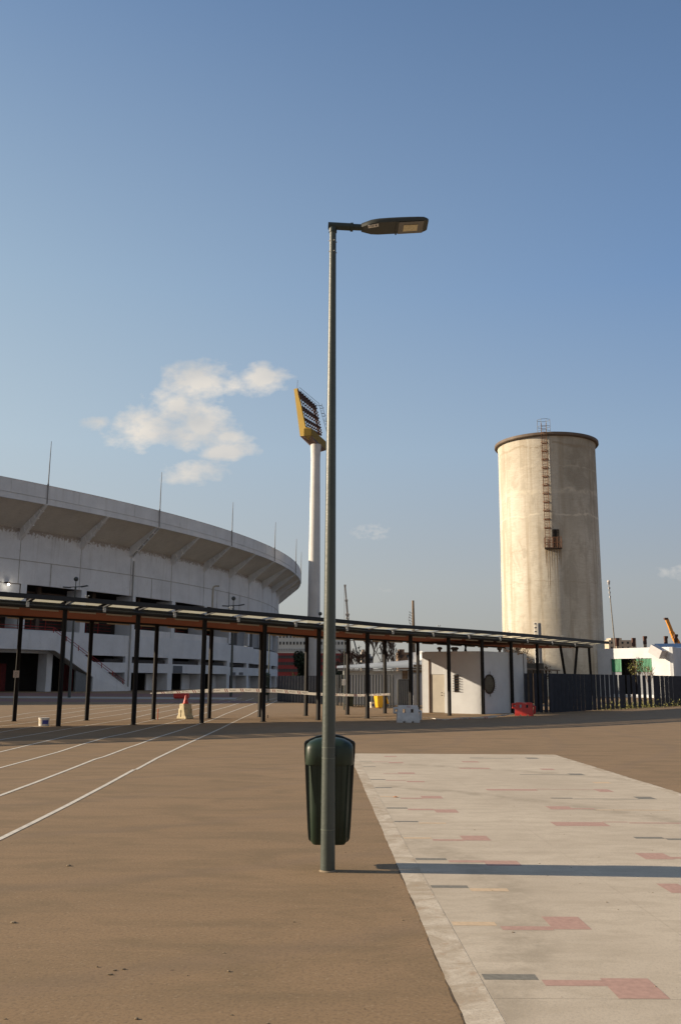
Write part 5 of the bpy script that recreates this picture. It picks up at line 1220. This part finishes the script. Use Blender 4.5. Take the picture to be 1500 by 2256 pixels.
for (px0, px1, py0, Yf, m_, lb_) in ((796, 812, 1436, 420, farwarm, 'sunlit cream block far behind the conifer'), (812, 822, 1446, 430, mat('far_blue', (.30, .32, .36), .8), 'slim bluish block far behind the shed roof'), (1340, 1400, 1410, 480, farwarm, 'low pale housing block on the horizon beyond the chimney stubs'), (876, 906, 1437, 330, mat('far_brown', (.24, .17, .12), .9), 'brown unfinished block above the shed roof')):
    a_, c_ = at(px0, py0, Yf), at(px1, py0, Yf); t_ = thing('far_building', lb_, 'building', ((a_.x + c_.x) / 2, Yf, 0), 'far buildings on the horizon')
    b = MB(); b.box(((a_.x + c_.x) / 2, Yf + 5, a_.z / 2), (c_.x - a_.x, 10, a_.z)); b.box(((a_.x * .7 + c_.x * .3), Yf + 5, a_.z + .5), ((c_.x - a_.x) * .4, 8, 1.2)); b.build('wall', m_, t_)
    nx_ = max(2, int((c_.x - a_.x) / 2.4)); nz_ = 3
    for i in range(nx_):
        for j in range(nz_):
            b = MB(); b.box((a_.x + (c_.x - a_.x) * (i + .5) / nx_, Yf - .03, a_.z - 1.4 - j * 2.6), (1.0, .1, 1.1)); b.build('window', glassdark, t_)
# far low terrain so the horizon is not a bare line
hb = MB(); rr = random.Random(4); n_ = 90; vs = []
for i in range(n_ + 1):
    x = -1600 + 3200 * i / n_; h_ = 16 + 10 * math.sin(i * .35) + rr.uniform(-3, 3); vs += [(x, 2300, 0), (x, 2350, h_), (x, 2600, h_ + 6), (x, 2900, 0)]
hb.add(vs, [(4 * i + a, 4 * i + a + 1, 4 * i + 4 + a + 1, 4 * i + 4 + a) for i in range(n_) for a in range(3)]); struct(hb.build('hills', mat('hazy_hill', (.16, .17, .17), 1, var=.1, vscale=.01)))

# ------------------------------------------------------------ cranes, wooden pole
Yc = 260; P_ = [at(760, 1290, Yc), at(763, 1323, Yc), at(765.5, 1354, Yc), at(768, 1400, Yc), at(770, 1443, Yc), at(776, 1470, Yc)]
cr = thing('mobile_crane', 'pale telescopic crane boom rising thin above the canopy', 'crane', (P_[-1].x, Yc, 0), 'crane booms')
for i, wd in enumerate((.42, .55, .75, .95, 1.15)):
    b = MB(); b.bar(P_[i], P_[i + 1], wd, wd, up=(0, 1, 0)); b.box(P_[i], (wd * 1.5, wd * 1.4, .5)); b.build('boom_section', mat('crane_cream', (.60, .50, .40), .6, var=.15, vscale=.5), cr)
b = MB(); b.bar(at(778, 1405, Yc), at(793, 1462, Yc), .35, .35, up=(0, 1, 0)); b.build('stay', mat('crane_dark', (.06, .07, .09), .6), cr)
b = MB(); b.tube([P_[0] + Vector((-.2, -.3, 0)), Vector((P_[3].x - 1.2, Yc, P_[3].z))], .04, 4); b.build('hoist_rope', rustdark, cr)
b = MB(); b.box((P_[-1].x + 1.0, Yc, 2.0), (7, 3, 2.2)); b.box((P_[-1].x - 2, Yc, 3.4), (2, 2.4, 1.6)); b.build('chassis', mat('crane_cream', (.42, .36, .29)), cr)
Yc = 240; P_ = [at(1467.5, 1364, Yc), at(1479, 1393, Yc), at(1484, 1404, Yc), at(1492, 1418, Yc)]
cr = thing('mobile_crane', 'orange crane boom poking up behind the right chimney stubs', 'crane', (P_[-1].x, Yc, 0), 'crane booms')
om = mat('crane_orange', (.62, .26, .035), .5, var=.12, vscale=.6)
for i, wd in enumerate((.75, .95, 1.15)):
    b = MB(); b.bar(P_[i], P_[i + 1], wd, wd, up=(0, 1, 0)); b.box(P_[i + 1], (wd * 1.3, wd * 1.2, .3)); b.build('boom_section', om, cr)
b = MB(); b.box(P_[0] + Vector((-.2, 0, .1)), (.9, .9, .5)); b.build('boom_head', dkbrown, cr)
b = MB(); b.bar(P_[-1], Vector((P_[-1].x + 2.5, Yc, 2)), 1.2, 1.2, up=(0, 1, 0)); b.box((P_[-1].x + 3, Yc, 1.8), (6, 3, 2.4)); b.build('chassis', om, cr)
Yp = 88; p0_ = at(911.5, 1440, Yp); p1_ = at(909.5, 1323, Yp); up_ = thing('utility_pole', 'weathered wooden utility pole standing above the canopy with wire brackets', 'utility pole', (p0_.x, Yp, 0))
b = MB(); b.tube([(p0_.x + .05, Yp, 0), p0_, p1_], [.19, .17, .11], 9); b.build('pole', woodm, up_, smooth=True)
b = MB()
for k in range(5):
    z = at(905, 1352 + k * 6, Yp).z; b.tube([(p1_.x - .08, Yp, z), (p1_.x - .32, Yp, z + .14)], .02, 5); b.ball((p1_.x - .34, Yp, z + .16), .05, 6, 4)
b.tube([(p1_.x - .3, Yp, at(905, 1352, Yp).z), (p1_.x - .45, Yp, at(905, 1364, Yp).z), (p1_.x - .25, Yp, at(905, 1378, Yp).z)], .015, 4); b.build('insulator_bracket', rustdark, up_)

# ------------------------------------------------------------ trees
def bare_tree(name, label, c, h, m_, seed, spread=.5, depth=5, leaf=None, lsize=.05, nleaf=0, grp='bare trees beyond the fence', lean=0, minr=.012):
    rr = random.Random(seed); t_ = thing(name, label, 'tree', c, grp); bt_ = MB(); bc = MB(); tips = []
    def br(b, p, d, L_, r_, dep):
        q = p; pts = [p]; rs_ = [r_]
        for k in range(3):
            d = (d + Vector((rr.uniform(-.12, .12), rr.uniform(-.12, .12), rr.uniform(-.02, .10)))).normalized(); q = q + d * L_ / 3; pts.append(q); rs_.append(max(minr, r_ * (1 - .14 * (k + 1))))
        b.tube(pts, rs_, 6 if dep < 2 else 4, cap=False)
        if dep >= 2: tips.extend(pts[1:])
        if dep >= depth: return
        for k in range(rr.choice((2, 3, 3))):
            a = rr.uniform(0, 6.28); s_ = rr.uniform(.35, .9) * spread * 1.6
            nd = (d + Vector((math.cos(a) * s_, math.sin(a) * s_, rr.uniform(-.05, .25)))).normalized(); br(bc, pts[rr.choice((2, 3, 3))], nd, L_ * rr.uniform(.6, .82), max(minr, r_ * .58), dep + 1)
    br(bt_, Vector(c), Vector((lean, 0, 1)).normalized(), h * .34, h * .022, 0)
    bt_.build('trunk', bark, t_, smooth=True); bc.build('branches', m_, t_)
    if leaf:
        bl2 = MB()
        for k in range(nleaf):
            p = rr.choice(tips) + Vector((rr.gauss(0, .12), rr.gauss(0, .12), rr.gauss(0, .12))); s_ = lsize * rr.uniform(.6, 1.4)
            a = Vector((rr.gauss(0, 1), rr.gauss(0, 1), rr.gauss(0, 1))).normalized(); b_ = a.cross(Vector((rr.gauss(0, 1), rr.gauss(0, 1), rr.gauss(0, 1)))).normalized()
            bl2.quad(p - a * s_, p - b_ * s_ * .6, p + a * s_, p + b_ * s_ * .6)
        bl2.build('foliage', leaf, t_)
    return t_
def gx(px, Y_): return at(px, 1500, Y_).x
bare_tree('bare_tree', 'wiry reddish bare tree behind the small lamp post', (gx(752, 130), 130, 0), 6.4, twig, 1, .55, 6, minr=.03)
bare_tree('bare_tree', 'wiry reddish bare tree between the lamp and the crane boom', (gx(768, 140), 140, 0), 6.2, twig, 2, .6, 6, minr=.03)
bare_tree('bare_tree', 'thin pale bare tree left of the layered cedar', (gx(823, 150), 150, 0), 9.2, twig, 3, .35, 6, minr=.03)
bare_tree('bare_tree', 'thin pale bare tree right of the layered cedar', (gx(851, 150), 150, 0), 9.4, twig, 4, .35, 6, minr=.03)
bare_tree('bare_tree', 'spindly bare tree just above the brown unfinished block', (gx(868, 150), 150, 0), 8.0, twig, 5, .4, 6, minr=.03)
bare_tree('sapling', 'sparse brown leaved sapling in front of the sunlit silo side', (gx(1150, 70), 70, 0), 4.7, twig, 6, .62, 5, leafb, .055, 1500, 'leafy saplings', minr=.012)
bare_tree('sapling', 'low leafy shrub at the silo foot behind the gatehouse', (gx(1178, 68), 68, 0), 3.3, twig, 8, .8, 5, leafb, .05, 1300, 'leafy saplings', minr=.012)
bare_tree('sapling', 'slender leafy sapling before the green shutters', (gx(1391, 72), 72, 0), 3.0, bark, 9, .30, 5, leafy, .06, 420, 'leafy saplings', minr=.012)
bare_tree('sapling', 'thin twiggy sapling right of the green shutters', (gx(1428, 74), 74, 0), 3.1, twig, 10, .28, 4, leafy, .05, 90, 'leafy saplings', minr=.01)
def conifer(c, h, label, seed, lay=9, wdt=.28):
    rr = random.Random(seed); t_ = thing('conifer', label, 'tree', c, 'conifers beyond the fence'); b = MB(); b.tube([c, (c[0], c[1], h * .97)], [h * .016, h * .004], 7); b.build('trunk', bark, t_)
    b = MB()
    for i in range(lay):
        z = h * (.25 + .75 * i / lay); R_ = h * wdt * (1 - .75 * i / lay) * rr.uniform(.6, 1.15)
        for k in range(rr.randint(4, 7)):
            a = rr.uniform(0, 6.28); d_ = Vector((math.cos(a), math.sin(a), rr.uniform(-.1, .12))); L_ = R_ * rr.uniform(.6, 1.1); p = Vector((c[0], c[1], z + rr.uniform(-.2, .2)))
            for s_ in range(26):
                f = rr.uniform(.25, 1); q = p + d_ * L_ * f + Vector((rr.gauss(0, .13 * R_), rr.gauss(0, .13 * R_), rr.gauss(0, .05 * R_))); e = h * .016 * rr.uniform(.6, 1.5)
                u_ = Vector((rr.gauss(0, 1), rr.gauss(0, 1), rr.gauss(0, .35))).normalized(); v_ = u_.cross(Vector((0, 0, 1))).normalized(); b.quad(q - u_ * e, q - v_ * e * .5, q + u_ * e, q + v_ * e * .5)
    b.build('foliage', leafd, t_)
conifer((gx(841, 145), 145, 0), 6.6, 'dark layered cedar standing out against the pale sky', 3, 6, .34)
conifer((gx(791, 150), 150, 0), 7.4, 'ragged sunlit conifer right of the crane boom', 5, 9, .2)
def bush(c, rx, rz, m_, label, seed, n_=2600, ls=.12, name='dense_tree', cat='tree', grp='dense evergreens by the office block'):
    rr = random.Random(seed); t_ = thing(name, label, cat, c, grp); b = MB(); b.tube([c, (c[0], c[1], c[2] + rz)], [rx * .08, rx * .03], 6); b.build('trunk', bark, t_)
    lob = [(rr.uniform(-.6, .6) * rx, rr.uniform(-.5, .5) * rx, rr.uniform(.5, 1.6) * rz, rr.uniform(.35, .6)) for k in range(9)]; b = MB()
    for k in range(n_):
        l_ = rr.choice(lob); v_ = Vector((rr.gauss(0, 1), rr.gauss(0, 1), rr.gauss(0, 1))).normalized() * rr.uniform(.6, 1.05); q = Vector(c) + Vector((l_[0] + v_.x * rx * l_[3], l_[1] + v_.y * rx * l_[3], l_[2] + v_.z * rz * l_[3]))
        e = ls * rr.uniform(.6, 1.5); u_ = Vector((rr.gauss(0, 1), rr.gauss(0, 1), rr.gauss(0, 1))).normalized(); w_ = u_.cross(Vector((rr.gauss(0, 1), rr.gauss(0, 1), rr.gauss(0, 1)))).normalized(); b.quad(q - u_ * e, q - w_ * e * .6, q + u_ * e, q + w_ * e * .6)
    b.build('crown', m_, t_)
bush((gx(677, 200), 200, 0), 3.0, 3.9, leafd, 'dark evergreen beside the shaft of the floodlight tower', 1, 2600, .28)
bush((gx(742, 100), 100, 0), 1.3, 1.5, leafd, 'dark low evergreen at the left end of the shed roof', 2, 1500, .12)
# palm-like sunlit clump
c = Vector((gx(648, 110), 110, 0)); t_ = thing('palm', 'short palm with fronds catching sun above the closed slat fence', 'palm', c); b = MB(); b.tube([c, c + Vector((0, 0, 1.6))], [.25, .2], 8); b.build('trunk', bark, t_)
rr = random.Random(2); b = MB()
for k in range(80):
    a = rr.uniform(0, 6.28); el = rr.uniform(.0, 1.3); L_ = rr.uniform(1.0, 1.7); p = c + Vector((0, 0, 1.5)); dh = Vector((math.cos(a), math.sin(a), 0)); pr = p; wd = .05
    for s_ in range(1, 6):
        f = s_ / 5; q = p + dh * L_ * f * math.cos(el) + Vector((0, 0, L_ * f * math.sin(el) - .5 * f * f)); sd2 = Vector((-dh.y, dh.x, 0)) * wd * (1 - f * .7); b.quad(pr - sd2, pr + sd2, q + sd2 * .7, q - sd2 * .7); pr = q
b.build('fronds', leafy, t_)
# undergrowth behind the right fence
ug = MB(); rr = random.Random(12)
for k in range(2600):
    f = rr.random() ** .8; p = FP[2].lerp(FP[5], f) + Vector((rr.uniform(.2, 1.2), rr.uniform(.6, 3.0), rr.uniform(0, .6 * rr.random()))); e = rr.uniform(.03, .08); u_ = Vector((rr.gauss(0, .4), rr.gauss(0, .4), 1)).normalized(); w_ = u_.cross(Vector((rr.gauss(0, 1), rr.gauss(0, 1), 0))).normalized(); ug.quad(p - u_ * e, p - w_ * e * .4, p + u_ * e, p + w_ * e * .4)
o = ug.build('undergrowth', leafy); tag(o, 'sunlit weeds growing behind the slatted fence on the right', 'weeds'); o['kind'] = 'stuff'
